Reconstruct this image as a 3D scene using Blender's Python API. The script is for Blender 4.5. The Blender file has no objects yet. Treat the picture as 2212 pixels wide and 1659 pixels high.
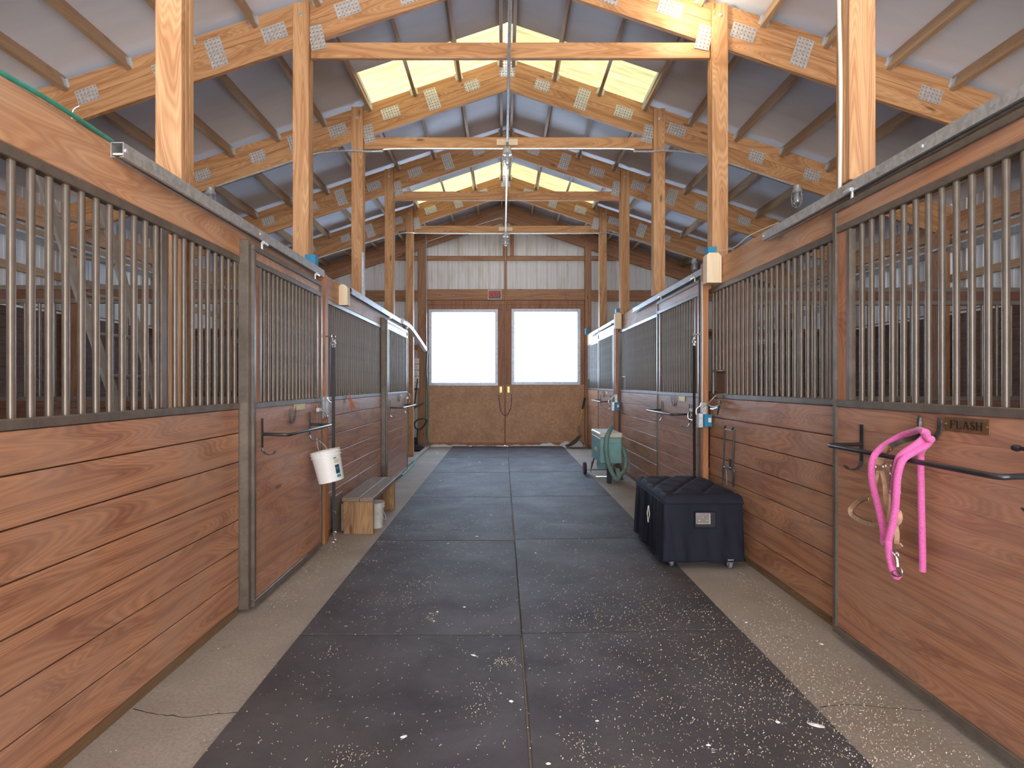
import bpy, bmesh, math, random
from math import pi, sin, cos, tan, atan, atan2, sqrt, radians
from mathutils import Vector, Matrix
random.seed(11)
S = bpy.context.scene
COL = S.collection

# ------------------------------------------------------------------ camera
F = 1178.0                      # focal length in pixels of the 2212 x 1659 frame
CX, CY, CAMZ = 1086.0, 830.0, 1.38
cam_d = bpy.data.cameras.new('camera')
cam = bpy.data.objects.new('camera', cam_d); COL.objects.link(cam)
cam.location = (0, 0, CAMZ); cam.rotation_euler = (pi/2, 0, 0)
cam_d.sensor_width = 36; cam_d.sensor_fit = 'HORIZONTAL'
cam_d.lens = F/2212*36
cam_d.shift_x = (1106-CX)/2212
cam_d.shift_y = (CY-829.5)/2212
cam_d.clip_start = .05; cam_d.clip_end = 300
S.camera = cam

# ------------------------------------------------------------------ light, exposure
W = bpy.data.worlds.new('daylight'); S.world = W; W.use_nodes = True
bgn = W.node_tree.nodes['Background']
wt = W.node_tree
tc = wt.nodes.new('ShaderNodeTexCoord'); sp = wt.nodes.new('ShaderNodeSeparateXYZ'); wt.links.new(tc.outputs['Generated'], sp.inputs[0])
def wramp(sock, stops):
    mr = wt.nodes.new('ShaderNodeMapRange'); mr.inputs[1].default_value = -1; mr.inputs[2].default_value = 1
    wt.links.new(sock, mr.inputs[0]); r = wt.nodes.new('ShaderNodeValToRGB'); wt.links.new(mr.outputs[0], r.inputs[0])
    e = r.color_ramp.elements
    while len(e) < len(stops): e.new(.5)
    for i, (p, c) in enumerate(stops): e[i].position = p; e[i].color = (*c, 1)
    return r.outputs[0]
side = wramp(sp.outputs[1], [(.42, (1.0, .985, .955)), (.58, (.66, .82, 1.0))])       # sunny snow behind, blue shade beyond the far doors
updn = wramp(sp.outputs[2], [(.42, (1.0, 1.0, 1.0)), (.54, (.55, .57, .60))])        # bright snow below the horizon
mxw = wt.nodes.new('ShaderNodeMix'); mxw.data_type = 'RGBA'; mxw.blend_type = 'MULTIPLY'; mxw.inputs[0].default_value = 1
wt.links.new(side, mxw.inputs[6]); wt.links.new(updn, mxw.inputs[7]); wt.links.new(mxw.outputs[2], bgn.inputs[0])
bgn.inputs[1].default_value = 17.0
sun_d = bpy.data.lights.new('sun', 'SUN'); sun = bpy.data.objects.new('sun', sun_d); COL.objects.link(sun)
sun_d.energy = 30; sun_d.angle = radians(.6); sun_d.color = (1, .93, .8)
SUNV = Vector((.62, .74, -.30)).normalized()
sun.rotation_euler = SUNV.to_track_quat('-Z', 'Y').to_euler()
def portal(name, loc, rot, sx, sy):
    d = bpy.data.lights.new(name, 'AREA'); d.shape = 'RECTANGLE'; d.size = sx; d.size_y = sy
    d.cycles.is_portal = True
    o = bpy.data.objects.new(name, d); COL.objects.link(o); o.location = loc; o.rotation_euler = rot
portal('doorway_daylight', (.05, -5.2, 1.75), (pi/2, 0, 0), 5.6, 3.5)      # open barn door behind the camera
portal('window_daylight', (-.87, 12.3, 2.19), (-pi/2, 0, 0), 1.42, 1.6)
portal('window_daylight', (.95, 12.3, 2.19), (-pi/2, 0, 0), 1.42, 1.6)
S.view_settings.view_transform = 'Standard'; S.view_settings.look = 'None'
S.view_settings.exposure = 0.2; S.view_settings.gamma = 1
S.view_settings.use_curve_mapping = False
cy = S.cycles
cy.use_denoising = True
cy.max_bounces = 10; cy.diffuse_bounces = 6; cy.glossy_bounces = 4; cy.transparent_max_bounces = 10
cy.sample_clamp_indirect = 8; cy.caustics_reflective = False; cy.caustics_refractive = False

# ------------------------------------------------------------------ pixel helpers (2212 x 1659 frame)
def PX(px, py, X):              # point of the plane x = X seen at a pixel
    d = X*F/(px-CX); return Vector((X, d, CAMZ-(py-CY)*d/F))
def PY(px, py, d):              # point at depth d
    return Vector(((px-CX)*d/F, d, CAMZ-(py-CY)*d/F))
def PF(px, py, z=0.0):          # point on the floor
    d = (CAMZ-z)*F/(py-CY); return Vector(((px-CX)*d/F, d, z))

# ------------------------------------------------------------------ materials
class NT:
    def __init__(s, name):
        s.m = bpy.data.materials.new(name); s.m.use_nodes = True
        s.t = s.m.node_tree; s.b = s.t.nodes['Principled BSDF']; s.out = s.t.nodes['Material Output']
    def n(s, typ, ins=None, **kw):
        nd = s.t.nodes.new(typ)
        for k, v in kw.items(): setattr(nd, k, v)
        for k, v in (ins or {}).items(): s.set(nd.inputs[k], v)
        return nd
    def set(s, sock, v):
        if isinstance(v, bpy.types.NodeSocket): s.t.links.new(v, sock)
        elif isinstance(v, (tuple, list)) and len(v) == 3 and sock.type == 'RGBA': sock.default_value = (*v, 1)
        else: sock.default_value = v
    def math(s, op, a, b=0.0, c=0.0):
        nd = s.n('ShaderNodeMath', {0: a, 1: b, 2: c}, operation=op); return nd.outputs[0]
    def mix(s, f, a, b, mode='MIX'):
        nd = s.n('ShaderNodeMix', None, data_type='RGBA', blend_type=mode)
        s.set(nd.inputs[0], f); s.set(nd.inputs[6], a); s.set(nd.inputs[7], b); return nd.outputs[2]
    def ramp(s, f, stops):
        nd = s.n('ShaderNodeValToRGB', {0: f}); e = nd.color_ramp.elements
        while len(e) < len(stops): e.new(.5)
        for i, (p, c) in enumerate(stops):
            e[i].position = p; e[i].color = (c, c, c, 1) if isinstance(c, (int, float)) else (*c, 1)
        return nd.outputs[0]
    def noise(s, vec, scale, detail=3, rough=.5, dist=0, out=0):
        return s.n('ShaderNodeTexNoise', {'Vector': vec, 'Scale': scale, 'Detail': detail, 'Roughness': rough, 'Distortion': dist}).outputs[out]
    def coord(s, kind='Object'):
        return s.n('ShaderNodeTexCoord').outputs[kind]
    def vm(s, op, a, b):
        return s.n('ShaderNodeVectorMath', {0: a, 1: b}, operation=op).outputs[0]
    def bump(s, h, strength=.3, dist=.002):
        nd = s.n('ShaderNodeBump', {'Height': h, 'Strength': strength, 'Distance': dist})
        s.t.links.new(nd.outputs[0], s.b.inputs['Normal'])
    def fin(s, col=None, rough=.6, metal=0., spec=.5, **kw):
        if col is not None: s.set(s.b.inputs['Base Color'], col)
        s.set(s.b.inputs['Roughness'], rough); s.set(s.b.inputs['Metallic'], metal)
        s.set(s.b.inputs['Specular IOR Level'], spec)
        for k, v in kw.items(): s.set(s.b.inputs[k], v)
        return s.m

def wood(name, light, dark, axis='X', plank=None, rough=.55, contrast=.78, grime=0.0, fine=.35, spec=.35, knots=True, dust=None):
    s = NT(name); co = s.coord()
    oi = s.n('ShaderNodeObjectInfo').outputs['Random']
    shift = s.n('ShaderNodeCombineXYZ', {0: s.math('MULTIPLY', oi, 37.), 1: s.math('MULTIPLY', oi, 91.), 2: s.math('MULTIPLY', oi, 53.)}).outputs[0]
    v = s.vm('ADD', co, shift); rnd = oi
    if plank:                      # board pitch along z
        z = s.n('ShaderNodeSeparateXYZ', {0: co}).outputs[2]
        idx = s.math('FLOOR', s.math('DIVIDE', s.math('SUBTRACT', z, plank[1]), plank[0]))
        wn = s.n('ShaderNodeTexWhiteNoise', {'W': s.math('ADD', idx, s.math('MULTIPLY', oi, 40.))}, noise_dimensions='1D').outputs[0]
        rnd = wn
        sh2 = s.n('ShaderNodeCombineXYZ', {0: s.math('MULTIPLY', wn, 23.), 1: s.math('MULTIPLY', wn, 41.), 2: s.math('MULTIPLY', wn, 7.)}).outputs[0]
        v = s.vm('ADD', v, sh2)
    def sc(al, ac): return {'X': (al, ac, ac), 'Y': (ac, al, ac), 'Z': (ac, ac, al)}[axis]
    v1 = s.vm('MULTIPLY', v, sc(.42, 4.2))
    n1 = s.noise(v1, 1.0, 2, .45, .35)
    ring = s.math('PINGPONG', s.math('MULTIPLY', n1, 9.), .5)
    a1 = s.ramp(ring, [(0., 1.), (.16, .55), (.30, .05), (.5, 0.)])
    lines = s.math('PINGPONG', s.math('MULTIPLY', n1, 62.), .5)
    a2 = s.ramp(lines, [(.05, 1.), (.45, 0.)])
    a = s.math('ADD', s.math('MULTIPLY', a1, .68), s.math('MULTIPLY', a2, .60))
    v2 = s.vm('MULTIPLY', v, sc(3., 150.))
    b = s.noise(v2, 1.0, 3, .6)
    bb = s.ramp(b, [(.35, 0.), (.7, 1.)])
    f = s.math('ADD', s.math('MULTIPLY', a, contrast), s.math('MULTIPLY', bb, fine))
    col = s.mix(f, light, dark)
    col = s.mix(s.math('MULTIPLY', rnd, .35), col, s.mix(1., col, (.72, .66, .60), 'MULTIPLY'))
    if knots:
        v3 = s.vm('MULTIPLY', v, sc(1.5, 5.2))
        vo = s.n('ShaderNodeTexVoronoi', {'Vector': v3, 'Scale': 1.0, 'Randomness': 1.0}).outputs['Distance']
        k = s.ramp(vo, [(.045, 1.), (.10, 0.)])
        col = s.mix(s.math('MULTIPLY', k, .75), col, tuple(c*.28 for c in dark))
    if grime:
        g = s.noise(co, 2.3, 4, .6)
        col = s.mix(s.math('MULTIPLY', s.ramp(g, [(.4, 0.), (.7, 1.)]), grime), col, dust or (.28, .22, .18))
    s.bump(s.math('ADD', s.math('MULTIPLY', bb, .6), s.math('MULTIPLY', a, .4)), .25, .0015)
    return s.fin(col, rough, 0, spec)

def plain(name, col, rough=.5, metal=0., spec=.5, var=.12, scale=6., bump=0., **kw):
    s = NT(name); co = s.coord()
    n = s.noise(co, scale, 4, .6)
    c = s.mix(s.math('MULTIPLY', s.ramp(n, [(.35, 0.), (.7, 1.)]), 1.), tuple(x*(1-var) for x in col), tuple(min(1, x*(1+var)) for x in col))
    if bump: s.bump(s.noise(co, scale*14, 3), bump, .002)
    return s.fin(c, rough, metal, spec, **kw)

M = {}
M['fir'] = wood('fir_timber', (.59, .335, .165), (.35, .165, .07), 'X')
M['fir_z'] = wood('fir_post', (.64, .385, .20), (.39, .19, .085), 'Z')
M['fir_end'] = wood('fir_end_frame', (.50, .27, .15), (.30, .135, .065), 'X', grime=.3)
M['fir_end_z'] = wood('fir_end_post', (.50, .27, .15), (.30, .135, .065), 'Z', grime=.3)
M['purlin'] = wood('purlin_timber', (.50, .345, .22), (.33, .20, .115), 'Y', contrast=.4)
M['header_y'] = wood('stall_header', (.66, .38, .205), (.44, .21, .105), 'Y', grime=.4, dust=(.45, .34, .25))
M['board_y'] = wood('stall_board', (.57, .29, .155), (.29, .13, .078), 'Y', plank=(.172, .055), grime=.6, rough=.38, spec=.5, dust=(.42, .27, .19))
M['board_door'] = wood('door_board', (.56, .285, .165), (.31, .14, .088), 'Y', plank=(.135, .07), grime=.55, rough=.36, spec=.5, dust=(.42, .27, .20))
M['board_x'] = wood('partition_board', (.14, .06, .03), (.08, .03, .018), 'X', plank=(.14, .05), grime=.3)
M['board_z'] = wood('stile_board', (.54, .25, .13), (.33, .13, .065), 'Z', grime=.3)
M['kick'] = wood('kick_board', (.25, .155, .08), (.15, .09, .048), 'Y', grime=.5, dust=(.22, .17, .11))
M['grey_wood'] = wood('weathered_wood', (.29, .225, .175), (.15, .11, .085), 'Y', contrast=.5)
M['ply'] = wood('weathered_plywood', (.46, .27, .125), (.22, .12, .06), 'Z', contrast=.8, fine=.5)
M['block'] = wood('pale_block', (.80, .68, .50), (.66, .50, .32), 'Z', contrast=.4, knots=False)
M['orange_z'] = wood('jamb_timber', (.54, .25, .11), (.36, .15, .065), 'Z')

def steel():
    s = NT('brown_painted_steel'); co = s.coord()
    n = s.noise(co, 9., 5, .65); n2 = s.noise(co, 160., 2)
    c = s.mix(s.ramp(n, [(.3, 0.), (.75, 1.)]), (.105, .086, .070), (.20, .168, .14))
    c = s.mix(s.ramp(n2, [(.68, 0.), (.78, .7)]), c, (.5, .45, .38))
    return s.fin(c, .34, .25, .6)
M['steel'] = steel()
M['bar'] = plain('bar_enamel', (.145, .118, .095), .30, .2, .55, .12, 14.)
def galv(name, col=(.50, .52, .54), rough=.42):
    s = NT(name); co = s.coord()
    vo = s.n('ShaderNodeTexVoronoi', {'Vector': co, 'Scale': 55.}).outputs['Color']
    g = s.n('ShaderNodeRGBToBW', {0: vo}).outputs[0]
    c = s.mix(g, tuple(x*.78 for x in col), tuple(min(1, x*1.15) for x in col))
    n = s.noise(s.vm('MULTIPLY', co, (2, 9, 9)), 2., 4, .6)
    c = s.mix(s.ramp(n, [(.52, 0.), (.75, .6)]), c, (.30, .27, .22))
    return s.fin(c, rough, .55, .5)
M['galv'] = galv('galvanised_steel')
M['flash'] = galv('grey_window_flashing', (.50, .54, .62), .5)
M['zinc'] = galv('zinc_bracket', (.62, .64, .66), .35)
def gusset():
    s = NT('punched_nail_plate'); co = s.coord()
    v = s.n('ShaderNodeSeparateXYZ', {0: co}).outputs
    def cell(q): return s.math('SUBTRACT', s.math('FRACT', s.math('MULTIPLY', q, 1/.034)), .5)
    fx, fz = cell(v[0]), cell(v[2])
    r = s.math('SQRT', s.math('ADD', s.math('MULTIPLY', fx, fx), s.math('MULTIPLY', fz, fz)))
    hole = s.ramp(r, [(.22, 1.), (.27, 0.)])
    vo = s.n('ShaderNodeTexVoronoi', {'Vector': co, 'Scale': 40.}).outputs['Color']
    g = s.n('ShaderNodeRGBToBW', {0: vo}).outputs[0]
    c = s.mix(g, (.40, .42, .45), (.60, .62, .64))
    c = s.mix(hole, c, (.36, .19, .09))
    s.bump(s.ramp(r, [(.2, 0.), (.32, 1.)]), .5, .004)
    return s.fin(c, .4, s.math('MULTIPLY', s.math('SUBTRACT', 1., hole), .5), .5)
M['gusset'] = gusset()
M['chrome'] = plain('chrome', (.75, .76, .78), .26, 1., .5, .03)
M['black_steel'] = plain('black_steel', (.05, .05, .055), .28, .5, .6, .3, 9.)
M['iron'] = plain('worn_iron', (.13, .125, .12), .38, .7, .5, .35, 30.)
M['white_paint'] = plain('white_plastic', (.80, .80, .78), .4, 0, .5, .04)
M['blue'] = plain('blue_plastic', (.02, .22, .40), .4, 0, .5, .08)
M['roof'] = None
def roofskin():
    s = NT('grey_roof_liner'); co = s.coord()
    n = s.noise(s.vm('MULTIPLY', co, (1.2, 6., 1.2)), 1.3, 4, .55)
    c = s.mix(s.ramp(n, [(.3, 0.), (.75, 1.)]), (.68, .71, .79), (.74, .77, .85))
    y = s.n('ShaderNodeSeparateXYZ', {0: co}).outputs[1]
    fr = s.math('FRACT', s.math('MULTIPLY', y, 1/1.22))
    seam = s.ramp(fr, [(0., 1.), (.004, 0.)])
    c = s.mix(s.math('MULTIPLY', seam, .5), c, (.2, .19, .18))
    s.bump(n, .12, .02)
    return s.fin(c, .55, 0., .4)
M['roof'] = roofskin()
def skyl():
    s = NT('yellowed_fibreglass'); co = s.coord()
    n = s.noise(s.vm('MULTIPLY', co, (1.5, 14., 1.)), 2.0, 4, .6)
    c = s.mix(s.ramp(n, [(.35, 0.), (.7, 1.)]), (.125, .098, .040), (.175, .150, .072))
    tr = s.n('ShaderNodeBsdfTranslucent', {0: c}).outputs[0]
    df = s.n('ShaderNodeBsdfDiffuse', {0: c}).outputs[0]
    mx = s.n('ShaderNodeMixShader', {0: .18, 1: tr, 2: df}).outputs[0]
    s.t.links.new(mx, s.out.inputs[0]); return s.m
M['skylight'] = skyl()
def siding():
    s = NT('stained_metal_siding'); co = s.coord()
    n = s.noise(s.vm('MULTIPLY', co, (4., 4., .8)), 1.4, 5, .6)
    c = s.mix(s.ramp(n, [(.5, 0.), (.78, .75)]), (.70, .71, .74), (.45, .40, .33))
    return s.fin(c, .5, .1, .4)
M['siding'] = siding()
def osb():
    s = NT('oriented_strand_board'); co = s.coord()
    d = s.noise(co, 7., 3, .6, 0, 1)
    v = s.vm('ADD', co, s.vm('MULTIPLY', d, (.09, .09, .09)))
    vo = s.n('ShaderNodeTexVoronoi', {'Vector': v, 'Scale': 26.}).outputs['Color']
    g = s.n('ShaderNodeRGBToBW', {0: vo}).outputs[0]
    c = s.mix(g, (.44, .245, .145), (.60, .36, .215))
    n = s.noise(co, 2.4, 4, .6)
    c = s.mix(s.ramp(n, [(.45, 0.), (.75, .5)]), c, (.28, .14, .085))
    return s.fin(c, .6, 0, .3)
M['osb'] = osb()
M['door_wood'] = wood('barn_door_wood', (.44, .20, .115), (.27, .11, .06), 'Z', grime=.3)
def concrete():
    s = NT('worn_concrete'); co = s.coord()
    n = s.noise(co, 1.6, 6, .62); n2 = s.noise(co, 70., 3, .6); n3 = s.noise(s.vm('MULTIPLY', co, (1.2, 2.2, 1.)), 4.2, 3, .5)
    c = s.mix(s.ramp(n, [(.3, 0.), (.72, 1.)]), (.28, .235, .20), (.41, .355, .315))
    c = s.mix(s.ramp(n2, [(.35, .35), (.6, 0.)]), c, (.16, .125, .10))
    c = s.mix(s.ramp(n3, [(.66, 0.), (.76, .45)]), c, (.13, .10, .085))
    s.bump(s.math('ADD', n2, s.math('MULTIPLY', n, .5)), .35, .004)
    return s.fin(c, .7, 0, .3)
M['concrete'] = concrete()
def rubber():
    s = NT('rubber_mat'); co = s.coord()
    oi = s.n('ShaderNodeObjectInfo').outputs['Random']
    v = s.vm('ADD', co, s.n('ShaderNodeCombineXYZ', {0: s.math('MULTIPLY', oi, 30.), 1: s.math('MULTIPLY', oi, 17.)}).outputs[0])
    n = s.noise(v, 2.2, 6, .65, .4); n2 = s.noise(v, 190., 2, .6); n3 = s.noise(v, .9, 3, .5)
    c = s.mix(s.ramp(n, [(.3, 0.), (.75, 1.)]), (.044, .039, .046), (.098, .090, .100))
    c = s.mix(s.ramp(n3, [(.5, 0.), (.8, .4)]), c, (.11, .082, .07))
    c = s.mix(s.ramp(n2, [(.62, 0.), (.75, .45)]), c, (.19, .17, .16))
    s.bump(s.math('ADD', n2, s.math('MULTIPLY', n, 1.5)), .45, .003)
    return s.fin(c, s.ramp(n, [(.3, .68), (.75, .56)]), 0, .30)
M['rubber'] = rubber()
M['dark'] = plain('dark_gap', (.02, .016, .013), .9, 0, .1, .2)
M['navy'] = None
def cloth(name, a, b, sc=900., rough=.85):
    s = NT(name); co = s.coord(); n = s.noise(co, sc, 2); n1 = s.noise(co, 5., 4, .6)
    c = s.mix(n1, a, b); c = s.mix(s.ramp(n, [(.6, 0.), (.8, .25)]), c, tuple(min(1, x*3+.02) for x in b))
    s.bump(n, .3, .001)
    return s.fin(c, rough, 0, .3)
M['navy'] = cloth('navy_canvas', (.006, .007, .016), (.014, .015, .030), 260., .75)
def pinkrope():
    s = NT('pink_knit_rope'); co = s.coord()
    w = s.n('ShaderNodeTexVoronoi', {'Vector': s.vm('MULTIPLY', co, (1., 1., .6)), 'Scale': 430.}).outputs['Distance']
    c = s.mix(s.ramp(w, [(.15, 0.), (.7, 1.)]), (.88, .22, .50), (.60, .09, .34))
    s.bump(w, -.7, .004)
    return s.fin(c, .8, 0, .25, **{'Sheen Weight': .3})
M['pink'] = pinkrope()
M['tan'] = plain('tan_leather', (.52, .34, .22), .6, 0, .3, .25, 25.)
M['brown_leather'] = plain('dark_leather', (.075, .055, .045), .5, 0, .4, .3, 25.)
M['brass'] = plain('brass', (.50, .33, .13), .35, .8, .5, .25, 25.)
M['plate_dark'] = plain('aged_brass_plate', (.23, .135, .06), .38, .55, .5, .25, 20.)
M['plate_light'] = plain('pale_brass_plate', (.62, .50, .22), .4, .4, .5, .2, 40.)
M['ink'] = plain('engraved_black', (.015, .012, .01), .6, 0, .3, .1)
M['teal'] = plain('teal_enamel', (.19, .38, .38), .45, 0, .45, .12, 7.)
M['teal_hose'] = plain('sage_vacuum_hose', (.17, .27, .25), .6, 0, .35, .15, 12.)
M['cream'] = plain('cream_enamel', (.62, .58, .50), .4, 0, .45, .12, 8.)
M['red'] = plain('red_paint', (.42, .02, .02), .4, 0, .5, .1)
M['tyre'] = plain('black_rubber', (.022, .022, .024), .55, 0, .4, .2)
M['caster'] = plain('grey_caster_rubber', (.16, .17, .19), .5, 0, .4, .2)
M['bucket'] = plain('white_bucket_plastic', (.80, .80, .79), .38, 0, .5, .05, 5.)
M['bucket_old'] = plain('grubby_bucket_plastic', (.52, .50, .46), .45, 0, .4, .15, 9.)
M['sticker'] = plain('teal_sticker', (.03, .30, .27), .5, 0, .4, .1)
M['navy_ink'] = plain('navy_sticker', (.03, .05, .12), .5, 0, .4, .1)
M['pink_ink'] = plain('mauve_sticker', (.40, .16, .24), .5, 0, .4, .1)
M['hose'] = plain('green_garden_hose', (.045, .27, .20), .42, 0, .5, .2, 18.)
M['strap'] = plain('black_webbing', (.016, .016, .02), .6, 0, .35, .2, 60.)
M['twine'] = plain('orange_twine', (.48, .17, .09), .8, 0, .2, .2, 60.)
M['wire'] = plain('white_cable', (.66, .63, .56), .45, 0, .4, .1)
M['sign_red'] = plain('sign_red', (.75, .05, .07), .45, 0, .4, .05)
M['sign_dark'] = plain('sign_face', (.11, .075, .065), .4, 0, .4, .2)
M['sign_frame'] = plain('sign_frame', (.62, .58, .52), .5, 0, .4, .1)
M['yellow_shaft'] = plain('yellow_fibreglass', (.60, .36, .07), .4, 0, .5, .1)
M['purple'] = plain('purple_rope', (.13, .08, .17), .7, 0, .3, .2)
M['alu'] = plain('dull_aluminium', (.24, .22, .20), .5, .3, .5, .15, 7.)
M['snow'] = plain('snow', (.80, .82, .85), .8, 0, .3, .06, 20., .4)
M['paper'] = plain('white_scraps', (.80, .80, .80), .7, 0, .3, .05)
def chips():
    s = NT('wood_shavings'); co = s.coord()
    n = s.noise(co, 31., 2, .5)
    return s.fin(s.ramp(n, [(.32, (.42, .27, .13)), (.46, (.66, .55, .38)), (.58, (.78, .75, .68))]), .8, 0, .2)
M['chips'] = chips()
def glass(name, tint=(1, 1, 1), a=.82):
    s = NT(name)
    tr = s.n('ShaderNodeBsdfTransparent', {0: tint}).outputs[0]
    gl = s.n('ShaderNodeBsdfGlossy', {0: (1, 1, 1), 'Roughness': .04}).outputs[0]
    mx = s.n('ShaderNodeMixShader', {0: 1-a, 1: tr, 2: gl}).outputs[0]
    s.t.links.new(mx, s.out.inputs[0]); return s.m
M['glass'] = glass('clear_glass')
def poly():
    s = NT('white_polycarbonate')
    tr = s.n('ShaderNodeBsdfTransparent', {0: (.96, .98, 1)}).outputs[0]
    tl = s.n('ShaderNodeBsdfTranslucent', {0: (.9, .92, .95)}).outputs[0]
    mx = s.n('ShaderNodeMixShader', {0: .3, 1: tr, 2: tl}).outputs[0]
    s.t.links.new(mx, s.out.inputs[0]); return s.m
M['pane'] = poly()
M['bulb'] = plain('frosted_bulb', (.55, .57, .62), .4, 0, .5, .03)

# ------------------------------------------------------------------ mesh helpers (everything in world coordinates)
class MB:
    def __init__(s): s.v = []; s.f = []; s.sm = []
    def poly(s, vs, fs, smooth=False):
        o = len(s.v); s.v += [Vector(v) for v in vs]
        s.f += [tuple(i+o for i in f) for f in fs]; s.sm += [smooth]*len(fs); return s
    def box(s, x0, x1, y0, y1, z0, z1):
        if x0 > x1: x0, x1 = x1, x0
        if y0 > y1: y0, y1 = y1, y0
        if z0 > z1: z0, z1 = z1, z0
        return s.poly([(x0,y0,z0),(x1,y0,z0),(x1,y1,z0),(x0,y1,z0),(x0,y0,z1),(x1,y0,z1),(x1,y1,z1),(x0,y1,z1)],
                      [(0,3,2,1),(4,5,6,7),(0,1,5,4),(1,2,6,5),(2,3,7,6),(3,0,4,7)])
    def bbox(s, x0, x1, y0, y1, z0, z1, b=.004):       # box with chamfered edges
        if x0 > x1: x0, x1 = x1, x0
        if y0 > y1: y0, y1 = y1, y0
        if z0 > z1: z0, z1 = z1, z0
        b = min(b, (x1-x0)*.3, (y1-y0)*.3, (z1-z0)*.3)
        bm = bmesh.new(); r = bmesh.ops.create_cube(bm, size=1)
        for v in bm.verts:
            v.co = Vector(((x0+x1)/2+v.co.x*(x1-x0), (y0+y1)/2+v.co.y*(y1-y0), (z0+z1)/2+v.co.z*(z1-z0)))
        bmesh.ops.bevel(bm, geom=bm.edges[:], offset=b, segments=1, affect='EDGES', profile=.5)
        return s.addbm(bm)
    def addbm(s, bm, mat=None, smooth=False):
        bm.verts.ensure_lookup_table(); bm.verts.index_update()
        vs = [(mat @ v.co) if mat else v.co.copy() for v in bm.verts]
        s.poly(vs, [tuple(v.index for v in f.verts) for f in bm.faces], smooth); bm.free(); return s
    def prism(s, pts, axis, a, b):                      # polygon extruded along a world axis
        n = len(pts)
        def mk(p, t):
            return {'x': (t, p[0], p[1]), 'y': (p[0], t, p[1]), 'z': (p[0], p[1], t)}[axis]
        vs = [mk(p, a) for p in pts]+[mk(p, b) for p in pts]
        fs = [tuple(range(n-1, -1, -1)), tuple(range(n, 2*n))]+[(i, (i+1) % n, n+(i+1) % n, n+i) for i in range(n)]
        return s.poly(vs, fs)
    def tube(s, pts, r, n=8, closed=False, rz=None, cap=True):
        pts = [Vector(p) for p in pts]; m = len(pts)
        rs = r if isinstance(r, (list, tuple)) else [r]*m
        T = []
        for i in range(m):
            a = pts[(i-1) % m] if closed or i > 0 else pts[i]
            b = pts[(i+1) % m] if closed or i < m-1 else pts[i]
            t = (b-a); T.append(t.normalized() if t.length > 1e-9 else Vector((0, 0, 1)))
        up = Vector((0, 0, 1)) if abs(T[0].z) < .9 else Vector((1, 0, 0))
        nx = T[0].cross(up).normalized(); vs = []
        for i in range(m):
            nx = (nx-T[i]*nx.dot(T[i])); nx = nx.normalized() if nx.length > 1e-6 else T[i].orthogonal().normalized()
            ny = T[i].cross(nx)
            for k in range(n):
                a = 2*pi*k/n
                vs.append(pts[i]+nx*cos(a)*rs[i]+ny*sin(a)*rs[i]*(rz or 1))
        fs = []
        for i in range(m if closed else m-1):
            j = (i+1) % m
            for k in range(n):
                l = (k+1) % n; fs.append((i*n+k, i*n+l, j*n+l, j*n+k))
        if not closed and cap: fs += [tuple(range(n-1, -1, -1)), tuple(range((m-1)*n, m*n))]
        return s.poly(vs, fs, True)
    def ribbon(s, pts, w, t, side=None):                # flat strap along pts; side = width direction
        pts = [Vector(p) for p in pts]; vs = []; m = len(pts)
        for i in range(m):
            d = (pts[min(i+1, m-1)]-pts[max(i-1, 0)]).normalized()
            sd = (side if side is not None else d.orthogonal()); sd = d.cross(Vector((.75, .66, .0))) if sd == 'v' else Vector(sd); sd = (sd-d*sd.dot(d)).normalized()
            nn = d.cross(sd)
            for a, b in ((-1, -1), (1, -1), (1, 1), (-1, 1)): vs.append(pts[i]+sd*a*w/2+nn*b*t/2)
        fs = [(3, 2, 1, 0), tuple(4*(m-1)+k for k in range(4))]
        for i in range(m-1):
            for k in range(4): l = (k+1) % 4; fs.append((4*i+k, 4*i+l, 4*i+4+l, 4*i+4+k))
        return s.poly(vs, fs)
    def lathe(s, prof, mat=None, n=24, smooth=True, caps=True):
        vs = []; m = len(prof)
        for r, z in prof:
            for k in range(n):
                a = 2*pi*k/n; v = Vector((r*cos(a), r*sin(a), z)); vs.append(mat @ v if mat else v)
        fs = []
        for i in range(m-1):
            for k in range(n): l = (k+1) % n; fs.append((i*n+k, i*n+l, (i+1)*n+l, (i+1)*n+k))
        if caps and prof[0][0] > 1e-5: fs.append(tuple(range(n-1, -1, -1)))
        if caps and prof[-1][0] > 1e-5: fs.append(tuple(range((m-1)*n, m*n)))
        return s.poly(vs, fs, smooth)
    def build(s, name, mat, parent=None, frame=None, label=None, cat=None, group=None, kind=None):
        me = bpy.data.meshes.new(name)
        if frame is None:
            if parent is not None: frame = Matrix.Translation(wloc(parent))
            elif s.v:
                c = sum(s.v, Vector())/len(s.v); z = min(v.z for v in s.v); frame = Matrix.Translation((c.x, c.y, z))
            else: frame = Matrix.Identity(4)
        inv = frame.inverted()
        me.from_pydata([inv @ v for v in s.v], [], s.f)
        me.polygons.foreach_set('use_smooth', s.sm)
        me.materials.append(mat); me.update()
        bm = bmesh.new(); bm.from_mesh(me); bmesh.ops.recalc_face_normals(bm, faces=bm.faces); bm.to_mesh(me); bm.free()
        if any(s.sm):
            try: me.set_sharp_from_angle(angle=radians(40))
            except Exception: pass
        o = bpy.data.objects.new(name, me); COL.objects.link(o)
        if parent is not None:
            o.parent = parent; o.matrix_local = Matrix.Translation(wloc(parent)).inverted() @ frame
            WL[o.name] = frame.to_translation()
        else:
            o.matrix_world = frame; WL[o.name] = frame.to_translation()
        tag(o, label, cat, group, kind); return o
WL = {}
def wloc(o): return WL[o.name]
def tag(o, label=None, cat=None, group=None, kind=None):
    if label: o['label'] = label
    if cat: o['category'] = cat
    if group: o['group'] = group
    if kind: o['kind'] = kind
    return o
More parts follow.
